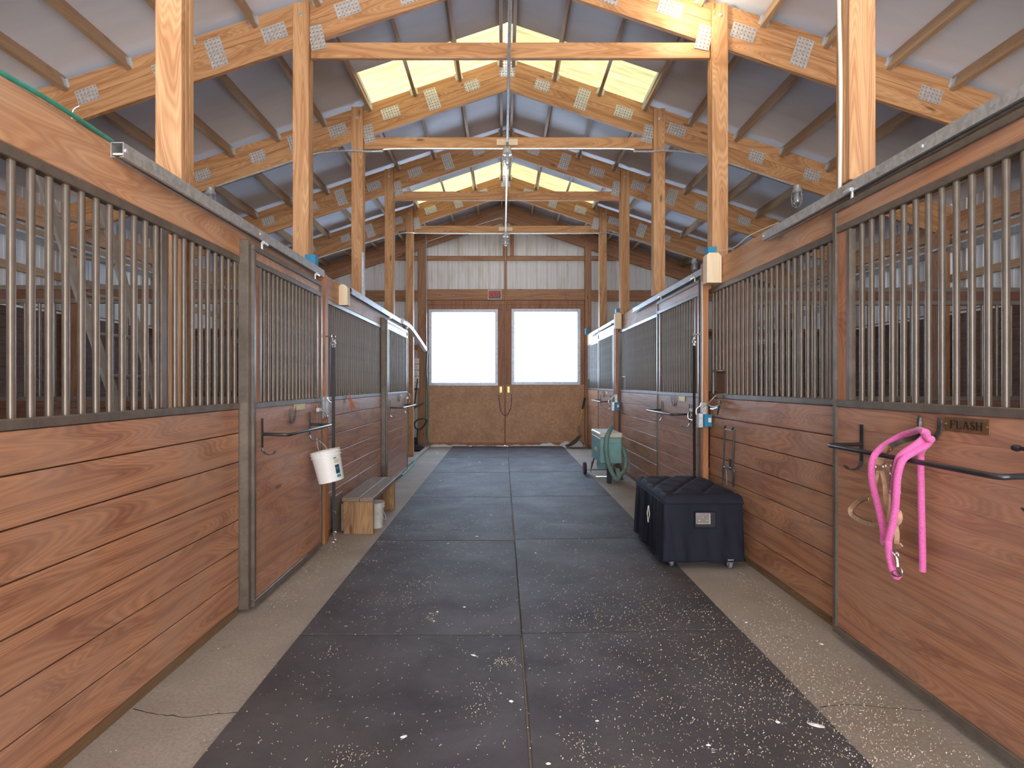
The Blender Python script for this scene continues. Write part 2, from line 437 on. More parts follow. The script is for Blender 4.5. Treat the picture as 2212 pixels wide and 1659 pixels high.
def thing(name, loc, label, cat, group=None, kind=None):
    o = bpy.data.objects.new(name, None); COL.objects.link(o); o.location = loc; o.empty_display_size = .1
    WL[o.name] = Vector(loc); return tag(o, label, cat, group, kind)
def copy_to(o, dv, parent=None):                        # copy of a mesh part shifted by dv
    c = o.copy(); COL.objects.link(c); c.location = o.location+Vector(dv); WL[c.name] = wloc(o)+Vector(dv)
    if parent is not None: c.parent = parent
    return c
def copy_tree(root, dv, label=None, group=None, mirror=False):
    c = root.copy(); COL.objects.link(c); c.location = root.location+Vector(dv); WL[c.name] = wloc(root)+Vector(dv)
    if label: c['label'] = label
    if group: c['group'] = group
    for ch in list(root.children):
        k = ch.copy(); COL.objects.link(k); k.parent = c; WL[k.name] = wloc(ch)+Vector(dv)
        for g in list(ch.children):
            q = g.copy(); COL.objects.link(q); q.parent = k; WL[q.name] = wloc(g)+Vector(dv)
    return c
def arc(c, r, a0, a1, n, ux, uy):
    c = Vector(c); ux = Vector(ux); uy = Vector(uy)
    return [c+ux*r*cos(a0+(a1-a0)*i/n)+uy*r*sin(a0+(a1-a0)*i/n) for i in range(n+1)]
def smooth(pts, n=6):                                   # Catmull-Rom
    pts = [Vector(p) for p in pts]; out = []
    P = [pts[0]]+pts+[pts[-1]]
    for i in range(1, len(P)-2):
        for k in range(n):
            t = k/n; a, b, c, d = P[i-1], P[i], P[i+1], P[i+2]
            out.append(.5*((2*b)+(c-a)*t+(2*a-5*b+4*c-d)*t*t+(3*b-a-3*c+d)*t**3))
    return out+[pts[-1]]
ORD = ['first', 'second', 'third', 'fourth', 'fifth', 'sixth', 'seventh', 'eighth', 'ninth', 'tenth']

# ------------------------------------------------------------------ main dimensions
RX = .055                       # ridge x
RZ_ROOF, RZ_TOP, RZ_BOT = 5.44, 5.39, 5.0
SL = 1/3; ANG = atan(SL)
XL, XR = -5.42, 5.55            # outer walls
YB, YE = -5.0, 12.14            # camera-end wall, far wall
TY = [2.96, 4.86, 6.72, 8.60, 10.46]      # truss centre lines (first one is above the frame)
def roof_z(x, z0=RZ_ROOF): return z0-abs(x-RX)*SL

# ------------------------------------------------------------------ floor
MB().box(XL-.1, XR+.1, YB, YE+.35, -.12, 0).build('floor', M['concrete'], frame=Matrix.Identity(4), kind='structure')
def crack(pts, w):
    m = MB(); P = smooth(pts, 4); vs = []
    for i, p in enumerate(P):
        ww = w*random.uniform(.5, 1.2); j = random.uniform(-.004, .004)
        vs += [(p.x, p.y-ww+j, .0006), (p.x, p.y+ww+j, .0006)]
    m.poly(vs, [(2*i, 2*i+2, 2*i+3, 2*i+1) for i in range(len(P)-1)])
    m.build('floor_crack', M['dark'], frame=Matrix.Identity(4), kind='structure')
crack([PF(287, 1531), PF(330, 1542), PF(370, 1546), (PF(410, 1549)), PF(450, 1545), PF(480, 1541), PF(522, 1538)], .0022)
crack([PF(1770, 1528), PF(1800, 1524), PF(1850, 1522), PF(1900, 1528), PF(1960, 1532), PF(2010, 1538)], .002)
crack([PF(1520, 1425), PF(1600, 1420)], .001)
# ------------------------------------------------------------------ rubber mats
seam_l = [1.13, 2.966, 4.753, 6.58, 8.42, 10.16, 12.02]
seam_r = [1.16, 2.985, 4.79, 6.62, 8.47, 10.20, 12.02]
rows = ['row closest to the camera', 'second row from the camera', 'row beside the navy trunk', 'row beside the wooden bench', 'row beside the teal vacuum', 'row touching the barn doors']
for side, (sm, xa, xb) in enumerate(((seam_l, -1.105, .096), (seam_r, .106, 1.322))):
    for i in range(6):
        y0, y1 = sm[i]+.005, sm[i+1]-.005
        sk0 = (.045 if side and 0 < i < 4 else 0); sk1 = (.045 if side and i < 3 else 0)
        jx = random.uniform(-.006, .006) if i else 0
        c = [(xa, y0), (xb+jx, y0+sk0), (xb+jx, y1+sk1), (xa, y1)]
        m = MB(); t = .018; b = .003
        ci = [(xa+b, y0+b), (xb+jx-b, y0+sk0+b), (xb+jx-b, y1+sk1-b), (xa+b, y1-b)]
        m.poly([(x, y, .001) for x, y in c]+[(x, y, t-b) for x, y in c]+[(x, y, t) for x, y in ci],
               [(3,2,1,0), (8,9,10,11)]+[(k, (k+1) % 4, 4+(k+1) % 4, 4+k) for k in range(4)]+[(4+k, 4+(k+1) % 4, 8+(k+1) % 4, 8+k) for k in range(4)])
        m.build('rubber_mat', M['rubber'], label='black rubber stall mat, %s column, %s' % (('left', 'right')[side], rows[i]), cat='rubber mat', group='rubber mats down the aisle')

# ------------------------------------------------------------------ roof, outer walls
SKY = [(-1.25, -.33), (2.42, 3.33), (6.12, 7.02), (9.88, 10.78)]
SKW = 1.70
def slope(s):
    m = MB(); edge = XL-.12 if s < 0 else XR+.12
    ys = [YB-.1]+[y for a in SKY for y in a]+[YE+.2]
    xs = [RX, RX+s*SKW, edge]
    for i in range(len(ys)-1):
        for j in range(2):
            if j == 0 and (ys[i], ys[i+1]) in SKY: continue
            x0, x1 = xs[j], xs[j+1]; z0, z1 = roof_z(x0), roof_z(x1); t = .05
            m.prism([(x0, z0), (x1, z1), (x1, z1+t), (x0, z0+t)], 'y', ys[i], ys[i+1])
    m.build('ceiling', M['roof'], frame=Matrix.Identity(4), kind='structure')
slope(-1); slope(1)
for i, (a, b) in enumerate(SKY):
    for s in (-1, 1):
        m = MB(); ny = 44; vs = []
        prof = []
        for k in range(ny+1):
            y = a-.03+(b-a+.06)*k/ny; ph = (y-a)/.305 % 1
            prof.append((y, .022*max(0, 1-abs(ph-.5)/.12)+.004*sin(y*60)))
        nx = 10
        for x in range(nx+1):
            xx = RX+s*(.02+(SKW+.02)*x/nx)
            for y, h in prof: vs.append((xx, y, roof_z(xx)+.052+h))
        w = ny+1
        m.poly(vs, [(i2*w+k, i2*w+k+1, (i2+1)*w+k+1, (i2+1)*w+k) for i2 in range(nx) for k in range(ny)], True)
        where = ['behind the camera', 'closest to the camera', 'over the middle bay', 'over the far bay'][i]
        m.build('skylight', M['skylight'], label='yellowed corrugated fibreglass skylight on the %s roof slope %s' % ('left' if s < 0 else 'right', where), cat='skylight', group='roof skylights')

def sidingwall(name, p0, p1, zt0, zt1, z0, outward, pitch=.23):   # ribbed metal sheet between two ground points
    m = MB(); p0 = Vector((*p0, 0)); p1 = Vector((*p1, 0)); L = (p1-p0).length; d = (p1-p0)/L; o = Vector((*outward, 0))
    prof = []; u = 0.0
    while u < L:
        for du, h in ((0, 0), (.012, .016), (.03, .016), (.042, 0), (.042+(pitch-.042)/3, 0), (.05+(pitch-.042)/3, .004), (.042+2*(pitch-.042)/3, 0), (.05+2*(pitch-.042)/3, .004)):
            if u+du < L: prof.append((u+du, h))
        u += pitch
    prof.append((L, 0)); vs = []
    for u, h in prof:
        q = p0+d*u-o*h; zt = zt0+(zt1-zt0)*u/L
        vs += [(q.x, q.y, z0), (q.x, q.y, zt)]
    m.poly(vs, [(2*i, 2*i+2, 2*i+3, 2*i+1) for i in range(len(prof)-1)])
    a, b = p0+o*.02, p1+o*.02
    m.poly([(a.x, a.y, z0), (b.x, b.y, z0), (b.x, b.y, zt1), (a.x, a.y, zt0)], [(0, 1, 2, 3)])
    return m.build(name, M['siding'], frame=Matrix.Identity(4), kind='structure')
sidingwall('wall_left', (XL, YB), (XL, YE+.1), roof_z(XL), roof_z(XL), 0, (-1, 0))
sidingwall('wall_right', (XR, YB), (XR, YE+.1), roof_z(XR), roof_z(XR), 0, (1, 0))
DX0, DX1, DZ = -1.70, 1.815, 3.24         # far door opening
YS = YE+.08
sidingwall('wall_far_left', (XL, YS), (DX0, YS), roof_z(XL), roof_z(DX0), 0, (0, 1))
sidingwall('wall_far_right', (DX1, YS), (XR, YS), roof_z(DX1), roof_z(XR), 0, (0, 1))
sidingwall('wall_far_top_left', (DX0, YS), (RX, YS), roof_z(DX0), RZ_ROOF, DZ, (0, 1))
sidingwall('wall_far_top_right', (RX, YS), (DX1, YS), RZ_ROOF, roof_z(DX1), DZ, (0, 1))
# camera-end wall with the wide open doorway behind the camera
bw = MB()
bw.box(XL, -2.75, YB-.05, YB, 0, 3.6); bw.box(2.85, XR, YB-.05, YB, 0, 3.6)
bw.prism([(XL, 3.5), (XR, 3.5), (XR, roof_z(XR)), (RX, RZ_ROOF), (XL, roof_z(XL))], 'y', YB-.05, YB)
bw.build('wall_camera_end', M['siding'], frame=Matrix.Identity(4), kind='structure')

# inside lining and girts of the long outer walls
for s, X in ((-1, XL), (1, XR)):
    nm = 'left' if s < 0 else 'right'; xi = X-s*.045
    m = MB(); z = .03
    while z < 2.2:
        m.box(xi, xi-s*.038, YB, YE, z, z+.136); z += .14
    m.build('trim_%s_lining' % nm, wood('lining_board_'+nm, (.17, .075, .04), (.10, .04, .022), 'Y', plank=(.14, .03), grime=.3), frame=Matrix.Identity(4), kind='structure')
    MB().box(X-s*.03, xi-s*.05, YB, YE, 2.225, 2.25).build('trim_%s_cap' % nm, M['white_paint'], frame=Matrix.Identity(4), kind='structure')
    for z in (2.68, 3.12):
        MB().box(X-s*.022, X-s*.06, YB, YE, z-.045, z+.045).build('trim_%s_girt' % nm, M['purlin'], frame=Matrix.Identity(4), kind='structure')
    MB().box(X-s*.022, X-s*.30, YB, YE, 3.0, 3.02).build('trim_%s_soffit' % nm, M['galv'], frame=Matrix.Identity(4), kind='structure')
    m = MB(); m.box(X-s*.06, X-s*.10, YB, YE, 3.2, 3.44)
    m.build('trim_%s_plate' % nm, M['header_y'], frame=Matrix.Identity(4), kind='structure')
    for k, y in enumerate(TY):
        MB().bbox(X-s*.085, X-s*.22, y-.06, y+.06, 0, roof_z(X, RZ_BOT)+.1).build('wall_post', M['fir_end_z'],
            label='timber wall post on the %s outer wall, %s from the camera' % (nm, ORD[k]), cat='post', group='posts along the outer walls')

# ------------------------------------------------------------------ trusses
def slope_frame(s, u):
    x = RX+s*u; z = RZ_TOP-u*SL
    R = Matrix.Rotation(ANG*s, 4, 'Y'); return Matrix.Translation((x, 0, z)) @ R
tnames = ['above the camera frame', 'first visible truss', 'second visible truss', 'third visible truss', 'fourth visible truss', 'barn end wall truss']
PLX = [(0.49, 0, .19, .125), (.98, 1, .15, .26), (1.49, 0, .22, .135), (2.14, 0, .22, .135), (2.66, 1, .15, .26), (3.12, 0, .19, .135), (3.80, 0, .20, .13)]
def truss(k, y, end=False):
    lab = ['plank roof truss over the camera end, first in line', 'large plank roof truss closest in view, above the hanging white bucket', 'plank roof truss carrying the near caged lamp', 'plank roof truss, third visible, between the two skylit bays', 'plank roof truss carrying the far caged lamp', 'dark plank rafters against the far metal gable wall'][k]
    root = thing('roof_truss', (RX, y, RZ_BOT), lab, 'roof truss', 'plank roof trusses')
    t = .019
    for s in (-1, 1):
        xe = (XL+.03) if s < 0 else (XR-.03); xr = RX+s*.002
        for j, (a, b) in enumerate(((0, .192), (.196, .39))):
            f = lambda x, dz: (x, RZ_TOP-abs(x-RX)*SL-dz)
            m = MB().prism([f(xr, a), f(xe, a), f(xe, b), f(xr, b)], 'y', y-t, y+t)
            m.build('rafter_plank', M['fir_end' if end else 'fir'], root, slope_frame(s, 2.5) @ Matrix.Translation((0, y, -.1*j)))
        if k == 0 or end: continue
        for (u, kind, w, h) in PLX:
            fr = slope_frame(s, u); c = fr @ Vector((0, 0, -.185 if not kind else -.19))
            c.y = y-t-.002
            R = Matrix.Rotation(ANG*s, 4, 'Y')
            fm = Matrix.Translation(c) @ R
            m = MB(); bm = bmesh.new(); bmesh.ops.create_cube(bm, size=1)
            for v in bm.verts: v.co = Vector((v.co.x*w, v.co.y*.003, v.co.z*h))
            m.addbm(bm, fm); m.build('nail_plate', M['gusset'], root, fm)
    if k and not end:
        fm = Matrix.Translation((RX, y-t-.002, RZ_TOP-.13))
        MB().box(RX-.095, RX+.095, y-t-.0035, y-t-.0005, RZ_TOP-.23, RZ_TOP-.03).build('nail_plate', M['gusset'], root, fm)
    if not end:
        zt = 4.415
        if k:
            MB().bbox(-1.705, 1.84, y-t, y+t, 4.275, zt, .003).build('tie_beam', M['fir'], root, Matrix.Translation((0, y, 4.3)))
            if k in (2, 4):
                MB().bbox(RX-.13, RX+.13, y-t-.022, y-t, 4.31, 4.385, .002).build('splice_block', M['block'], root)
            for s in (-1, 1):
                xx = -1.685 if s < 0 else 1.82
                R = Matrix.Rotation(s*.22, 4, 'Y'); fm = Matrix.Translation((xx-s*.035, y-t-.0045, 4.455)) @ R
                m = MB(); bm = bmesh.new(); bmesh.ops.create_cube(bm, size=1)
                for v in bm.verts: v.co = Vector((v.co.x*.13, v.co.y*.003, v.co.z*.215))
                m.addbm(bm, fm); m.build('nail_plate', M['gusset'], root, fm)
    return root
for k, y in enumerate(TY): truss(k, y)
truss(5, YE-.02, True)

# posts (three plies, the outer two lap the rafter)
pl_names = ['beside the first stall', 'above the orange door jamb', 'behind the pale hanging block', 'beside the far stall door', 'standing by the tack bay']
pr_names = ['with the white cable on it', 'above the pale block and blue box', 'above the second stall', 'behind the small far block', 'above the last stall']
for s in (-1, 1):
    x0 = -1.71 if s < 0 else 1.845
    for k, y in enumerate(TY):
        w = .14; xa, xb = x0, x0+s*w; xc = (xa+xb)/2
        full = (s < 0 and k == 4)
        zb = 0.0 if s < 0 else 2.47
        zt = roof_z(xa, RZ_TOP)-.045
        nm = (pl_names if s < 0 else pr_names)[k]
        root = thing('post', (xc, y, zb), 'laminated fir post on the %s side %s' % ('left' if s < 0 else 'right', nm), 'post', 'posts above the stall fronts')
        for j, (a, b) in enumerate(((-.059, -.0195), (-.018, .018), (.0195, .059))):
            top = zt+random.uniform(-.02, .02) if j != 1 else (4.268 if k else 3.9)
            MB().bbox(xa, xb, y+a, y+b, zb, top, .003).build('post_ply', M['fir_z'], root, Matrix.Translation((xc, y+a, zb)))
        MB().lathe([(0, 0), (.017, 0), (.017, .004), (.011, .006), (.011, .012), (0, .012)], Matrix.Translation((xc, y-.059, zt-.12)) @ Matrix.Rotation(pi/2, 4, 'X'), 10).build('bolt', M['galv'], root)

# purlins with hangers, bay by bay
OFF = [.075, .62, 1.17, 1.73, 2.29, 2.85, 3.41, 3.97, 4.53, 5.08]
bays = [(TY[0]+.02, TY[1]-.02), (TY[1]+.02, TY[2]-.02), (TY[2]+.02, TY[3]-.02), (TY[3]+.02, TY[4]-.02), (TY[4]+.02, YE-.045)]
bayn = ['before the first visible truss', 'before the second visible truss', 'before the third visible truss', 'before the fourth visible truss', 'before the far gable wall']
for b, (y0, y1) in enumerate(bays):
    for s in (-1, 1):
        for i, u in enumerate(OFF):
            if s < 0 and u > 4.9: continue
            if b == 0 and i < 2: continue
            x = RX+s*u; zt = roof_z(x)-.003
            R = Matrix.Rotation(ANG*s*(1 if i else .0), 4, 'Y'); fm = Matrix.Translation((x, (y0+y1)/2, zt)) @ R
            lab = ('roof purlin at the ridge on the %s side, %s' if i == 0 else 'roof purlin on the %s slope, ' + ORD[min(i-1, 9)] + ' below the ridge, %s') % ('left' if s < 0 else 'right', bayn[b])
            root = thing('purlin', (x, (y0+y1)/2, zt), lab, 'purlin', 'roof purlins')
            m = MB(); bm = bmesh.new(); bmesh.ops.create_cube(bm, size=1)
            for v in bm.verts: v.co = Vector((v.co.x*.038, v.co.y*(y1-y0), v.co.z*.14-.07))
            m.addbm(bm, fm).build('purlin_board', M['purlin'], root, fm)
            if b < 4:
                h = MB()
                for sx in (-1, 1):
                    if i == 0 and sx == -s: continue
                    bm = bmesh.new(); bmesh.ops.create_cube(bm, size=1)
                    for v in bm.verts: v.co = Vector((v.co.x*.026+sx*.034, v.co.y*.003+(y1-y0)/2-.003, v.co.z*.085-.075))
                    h.addbm(bm, fm)
                    bm = bmesh.new(); bmesh.ops.create_cube(bm, size=1)
                    for v in bm.verts: v.co = Vector((v.co.x*.002+sx*.0205, v.co.y*.04+(y1-y0)/2-.022, v.co.z*.085-.075))
                    h.addbm(bm, fm)
                h.build('joist_hanger', M['zinc'], root, fm)

# ------------------------------------------------------------------ far wall frame and doors
yf = YE-.0
for nm, xa, xb in (('trim_1', -1.885, -1.715), ('trim_2', 1.825, 1.965)):
    m = MB()
    for j in range(3): m.bbox(xa, xb, yf-.06+.041*j, yf-.02+.041*j, 0, roof_z(xa, RZ_BOT)+.05, .003)
    m.build(nm, M['fir_end_z'], kind='structure')
MB().bbox(-1.715, 1.825, yf-.04, yf+.02, 3.25, 3.49).build('trim_3', M['fir_end'], frame=Matrix.Translation((0, yf, 3.3)), kind='structure')
for nm, a, b in (('trim_4', XL+.03, -1.885), ('trim_5', 1.965, XR-.03)):
    MB().bbox(a, b, yf-.02, yf+.03, 3.23, 3.47).build(nm, M['fir_end'], frame=Matrix.Translation(((a+b)/2, yf, 3.3)), kind='structure')
for nm, a, b, z in (('trim_6', -3.1, -1.885, 4.19), ('trim_7', -1.715, 1.825, 4.19), ('trim_8', 1.965, 3.2, 4.19), ('trim_9', XL+.03, -1.885, 1.3), ('trim_10', XL+.03, -1.885, 2.2)):
    MB().bbox(a, b, yf+.0, yf+.05, z-.05, z+.05).build(nm, M['fir_end'], frame=Matrix.Translation(((a+b)/2, yf, z)), kind='structure')
MB().bbox(.0, .105, yf-.01, yf+.04, 4.24, 5.0).build('trim_11', M['fir_end_z'], kind='structure')
MB().bbox(.165, .25, yf-.01, yf+.04, 4.24, 4.98).build('trim_12', M['fir_end_z'], kind='structure')
MB().bbox(.035, .085, yf-.07, yf-.03, 3.24, 4.6).build('trim_13', M['fir_end_z'], kind='structure')
MB().box(DX0-.06, DX1+.06, yf+.012, YS+.03, DZ-.03, DZ+.08).build('trim_16', M['fir_end'], frame=Matrix.Translation((0, yf, DZ)), kind='structure')  # filler added over the doors to block daylight leaking in
for nm, a in (('trim_17', DX0-.05), ('trim_18', DX1-.012)):
    MB().box(a, a+.062, yf+.012, YS+.03, 0, DZ).build(nm, M['fir_end_z'], kind='structure')  # side fillers added to close the daylight gaps beside the doors
def barn_door(n, x0, x1, wx0, wx1, wz0, wz1):
    yd = yf-.035; d = MB()
    # OSB skin with the window opening
    for a, b, c, e in ((x0, wx0, .04, DZ), (wx1, x1, .04, DZ), (wx0, wx1, .04, wz0), (wx0, wx1, wz1, DZ)):
        d.box(a, b, yd+.02, yd+.045, c, e)
    D = d.build('door_%d' % n, M['osb'], frame=Matrix.Translation((x0, yd, 0)), kind='structure')
    WL[D.name] = Vector((x0, yd, 0))
    m = MB()
    m.bbox(x0+.003, x1-.003, yd, yd+.02, DZ-.10, DZ-.003)
    m.bbox(x0+.003, x1-.003, yd, yd+.02, DZ-.21, DZ-.103)
    m.bbox(x0+.003, wx0-.04, yd, yd+.02, wz0-.06, DZ-.21)
    m.bbox(wx1+.04, x1-.003, yd, yd+.02, wz0-.06, DZ-.21)
    m.bbox(x0+.003, x1-.003, yd+.004, yd+.02, .01, .085)
    m.build('door_trim', M['door_wood'], D)
    f = MB(); w = .068
    for a, b, c, e in ((wx0-w, wx0, wz0-w, wz1+w), (wx1, wx1+w, wz0-w, wz1+w), (wx0, wx1, wz0-w, wz0), (wx0, wx1, wz1, wz1+w)):
        f.bbox(a, b, yd-.012, yd+.002, c, e, .003)
    f.build('window_frame', M['flash'], D)
    MB().box(wx0-.01, wx1+.01, yd+.028, yd+.034, wz0-.01, wz1+.01).build('pane', M['pane'], D)
    g = MB()
    for i in range(4):
        z = wz0+.06+(wz1-wz0-.12)*i/3
        for j in range(5):
            x = wx0+.05+(wx1-wx0-.1)*j/4
            if n == 1 or i == 0: g.box(x-.006, x+.006, yd+.022, yd+.027, z-.006, z+.006)
    g.build('pane_screws', M['galv'], D)
    return D
D1 = barn_door(1, -1.69, .045, -1.575, -.175, 1.415, 2.975)
D2 = barn_door(2, .055, 1.812, .26, 1.655, 1.435, 2.985)
MB().bbox(.032, .07, yf-.052, yf-.036, .03, 3.3).build('trim_14', M['door_wood'], kind='structure')
for D, x in ((D1, -.07), (D2, .10)):
    MB().bbox(x, x+.055, yf-.05, yf-.036, 1.19, 1.33, .003).build('hasp_plate', M['brass'], D)
# exit sign
ex = thing('exit_sign', (-.17, yf-.06, 3.27), 'small red lettered EXIT sign on the beam above the barn doors', 'sign')
za, zb = 1.38+(830-646.6)*.01024, 1.38+(830-626)*.01024; xa, xb = (1053.5-CX)*.01024, (1083.5-CX)*.01024
MB().bbox(xa, xb, yf-.062, yf-.042, za, zb, .004).build('sign_frame', M['sign_frame'], ex)
MB().box(xa+.02, xb-.02, yf-.066, yf-.061, za+.02, zb-.02).build('sign_face', M['sign_dark'], ex)
cu = bpy.data.curves.new('lettering', 'FONT'); cu.body = 'EXIT'; cu.size = .165; cu.align_x = 'CENTER'; cu.align_y = 'CENTER'; cu.extrude = .0015; cu.offset = .004
tmp = bpy.data.objects.new('lettering_curve', cu); COL.objects.link(tmp); bpy.context.view_layer.update()
tme = bpy.data.meshes.new_from_object(tmp.evaluated_get(bpy.context.evaluated_depsgraph_get())); tme.name = 'lettering'
bpy.data.objects.remove(tmp); tme.materials.clear(); tme.materials.append(M['sign_red'])
to = bpy.data.objects.new('lettering', tme); COL.objects.link(to)
to.parent = ex; to.location = Vector(((xa+xb)/2, yf-.0675, (za+zb)/2))-WL[ex.name]; to.rotation_euler = (pi/2, 0, 0); to.scale = (.74, 1, 1)
# purple lead rope clipped between the door pulls
lr = thing('lead_rope', (.05, yf-.08, .9), 'dark purple lead rope slung between the two barn door handles', 'rope')
MB().tube(smooth([PY(1078, 860, 12.03), PY(1080, 880, 12.0), PY(1085, 893, 11.99), PY(1092, 898, 11.99), PY(1099, 892, 11.99), PY(1104, 878, 12.0), PY(1105, 860, 12.03)], 5), .009, 6).build('rope', M['purple'], lr)
for px in (1078, 1105): MB().tube([PY(px, 852, 12.04), PY(px, 862, 12.03)], .012, 6).build('snap_hook', M['chrome'], lr)
# snow along the threshold
m = MB()
def drift(x0, x1, h, y0=yf-.10, dep=.10):
    n = max(8, int((x1-x0)/.02)); vs = []; ph = random.uniform(0, 9)
    for i in range(n+1):
        x = x0+(x1-x0)*i/n; e = max(0, sin(pi*i/n))**.5
        hh = h*e*(.65+.2*sin(x*11+ph)+.12*sin(x*27+ph)+.05*random.random()); dd = dep*(.7+.3*sin(x*9+ph*2)+.06*random.random())*e
        vs += [(x, yf-.045, 0), (x, yf-.045, hh+.004), (x, yf-.05-dd*.4, hh*.7+.003), (x, yf-.05-dd*.8, hh*.25+.002), (x, yf-.05-dd, .001)]
    m.poly(vs, [(5*i+k, 5*i+5+k, 5*i+6+k, 5*i+1+k) for i in range(n) for k in range(4)], True)
drift(-1.68, -.75, .06, dep=.16); drift(-.7, -.12, .03); drift(.12, .9, .05); drift(.8, 1.3, .10); drift(1.25, 1.80, .20, dep=.25)
m.build('snow', M['snow'], frame=Matrix.Identity(4), label='thin white snow blown in under the barn doors', cat='snow', kind='stuff')

# ------------------------------------------------------------------ stall fronts
ZS = {-1: dict(mid0=1.232, mid1=1.268, bt=2.105, r1=2.145, h0=2.145, h1=2.352, off=0.0),
      1: dict(mid0=1.258, mid1=1.296, bt=2.195, r1=2.238, h0=2.238, h1=2.468, off=0.0)}
def boards(s, face, y0, y1, z0, z1, pitch, name, mat, parent, gap=.006, thick=.036, lips=.002):
    m = MB(); z = z0
    while z < z1-.01:
        zz = min(z+pitch, z1)
        m.bbox(s*face, s*(face+thick), y0, y1, z+gap/2, zz-gap/2, lips); z = zz
    m.box(s*(face+.024 if gap > .003 else face+.012), s*(face+thick-.004), y0+.004, y1-.004, z0+.004, z1-.004)
    return m.build(name, mat, parent, Matrix.Translation((0, y0, 0)))
def stall_front(s, face, y0, y1, label, bar_ys, feed=None, plate=True):
    z = ZS[s]; sd = 'left' if s < 0 else 'right'
    R = thing('stall_front', (s*face, (y0+y1)/2, 0), label, 'stall front', 'fixed stall fronts')
    boards(s, face, y0, y1, .055, z['mid0'], .1722 if s < 0 else .1722, 'board_panel', M['board_y'], R)
    m = MB().box(s*(face+.008), s*(face+.045), y0, y1, 0, .055)
    m.build('kick_board', M['kick'], R, Matrix.Translation((0, y0, 0)))
    MB().bbox(s*(face-.004), s*(face+.04), y0, y1, z['mid0'], z['mid1'], .003).build('lower_rail', M['steel'], R)
    MB().bbox(s*(face-.004), s*(face+.04), y0, y1, z['bt'], z['r1'], .003).build('upper_rail', M['steel'], R)
    xc = s*(face+.016); first = None
    for y in bar_ys:
        short = feed and feed[0] < y < feed[1]
        if short:
            MB().tube([(xc, y, 1.50), (xc, y, z['bt'])], .0127, 12, cap=False).build('bar', M['bar'], R); continue
        if first is None:
            first = MB().tube([(xc, y, z['mid1']-.002), (xc, y, z['bt']+.002)], .0127, 12, cap=False).build('bar', M['bar'], R)
            fy = y
        else: copy_to(first, (0, y-fy, 0), R)
    if feed:
        MB().bbox(s*(face+.002), s*(face+.03), feed[0], feed[1], 1.49, 1.505, .002).build('feed_opening_rail', M['steel'], R)
        MB().box(s*(face+.03), s*(face+.034), feed[0]+.01, feed[1]-.01, z['mid1'], 1.49).build('feed_flap', plain('brown_flap', (.16, .09, .055), .5), R)
    return R
def header(s, face, y0, y1, label):
    z = ZS[s]
    return MB().bbox(s*face, s*(face+.038), y0, y1, z['h0']+.001, z['h1'], .004).build('header_beam', M['header_y'], frame=Matrix.Translation((s*face, (y0+y1)/2, z['h0'])),
        label=label, cat='beam', group='header beams over the stalls')
def horseshoe(c, r, s, parent, open_up=True, mat=None, t=.006, w=.02):      # flat on the wall plane x = c.x
    m = MB(); pts = []
    for i in range(19):
        a = radians(-205+i*230/18); k = 1+.12*abs(cos(a))
        yy = cos(a)*r*.86; zz = sin(a)*r*1.05
        pts.append(Vector(c)+Vector((0, yy, zz)))
    m.ribbon(pts, w, t, side=None) if False else None
    vs = []
    for i, p in enumerate(pts):
        d = (p-Vector(c)); d.x = 0; d.normalize(); wi = w*(.75 if i in (0, 18) else 1)
        for a, b in ((-wi/2, 0), (wi/2, 0), (wi/2, t), (-wi/2, t)): vs.append(p+d*a+Vector((-s*b, 0, 0)))
    fs = [(3, 2, 1, 0), tuple(4*18+k for k in range(4))]
    for i in range(18):
        for k in range(4): l = (k+1) % 4; fs.append((4*i+k, 4*i+l, 4*i+4+l, 4*i+4+k))
    m.poly(vs, fs)
    return m.build('horseshoe', mat or M['iron'], parent)
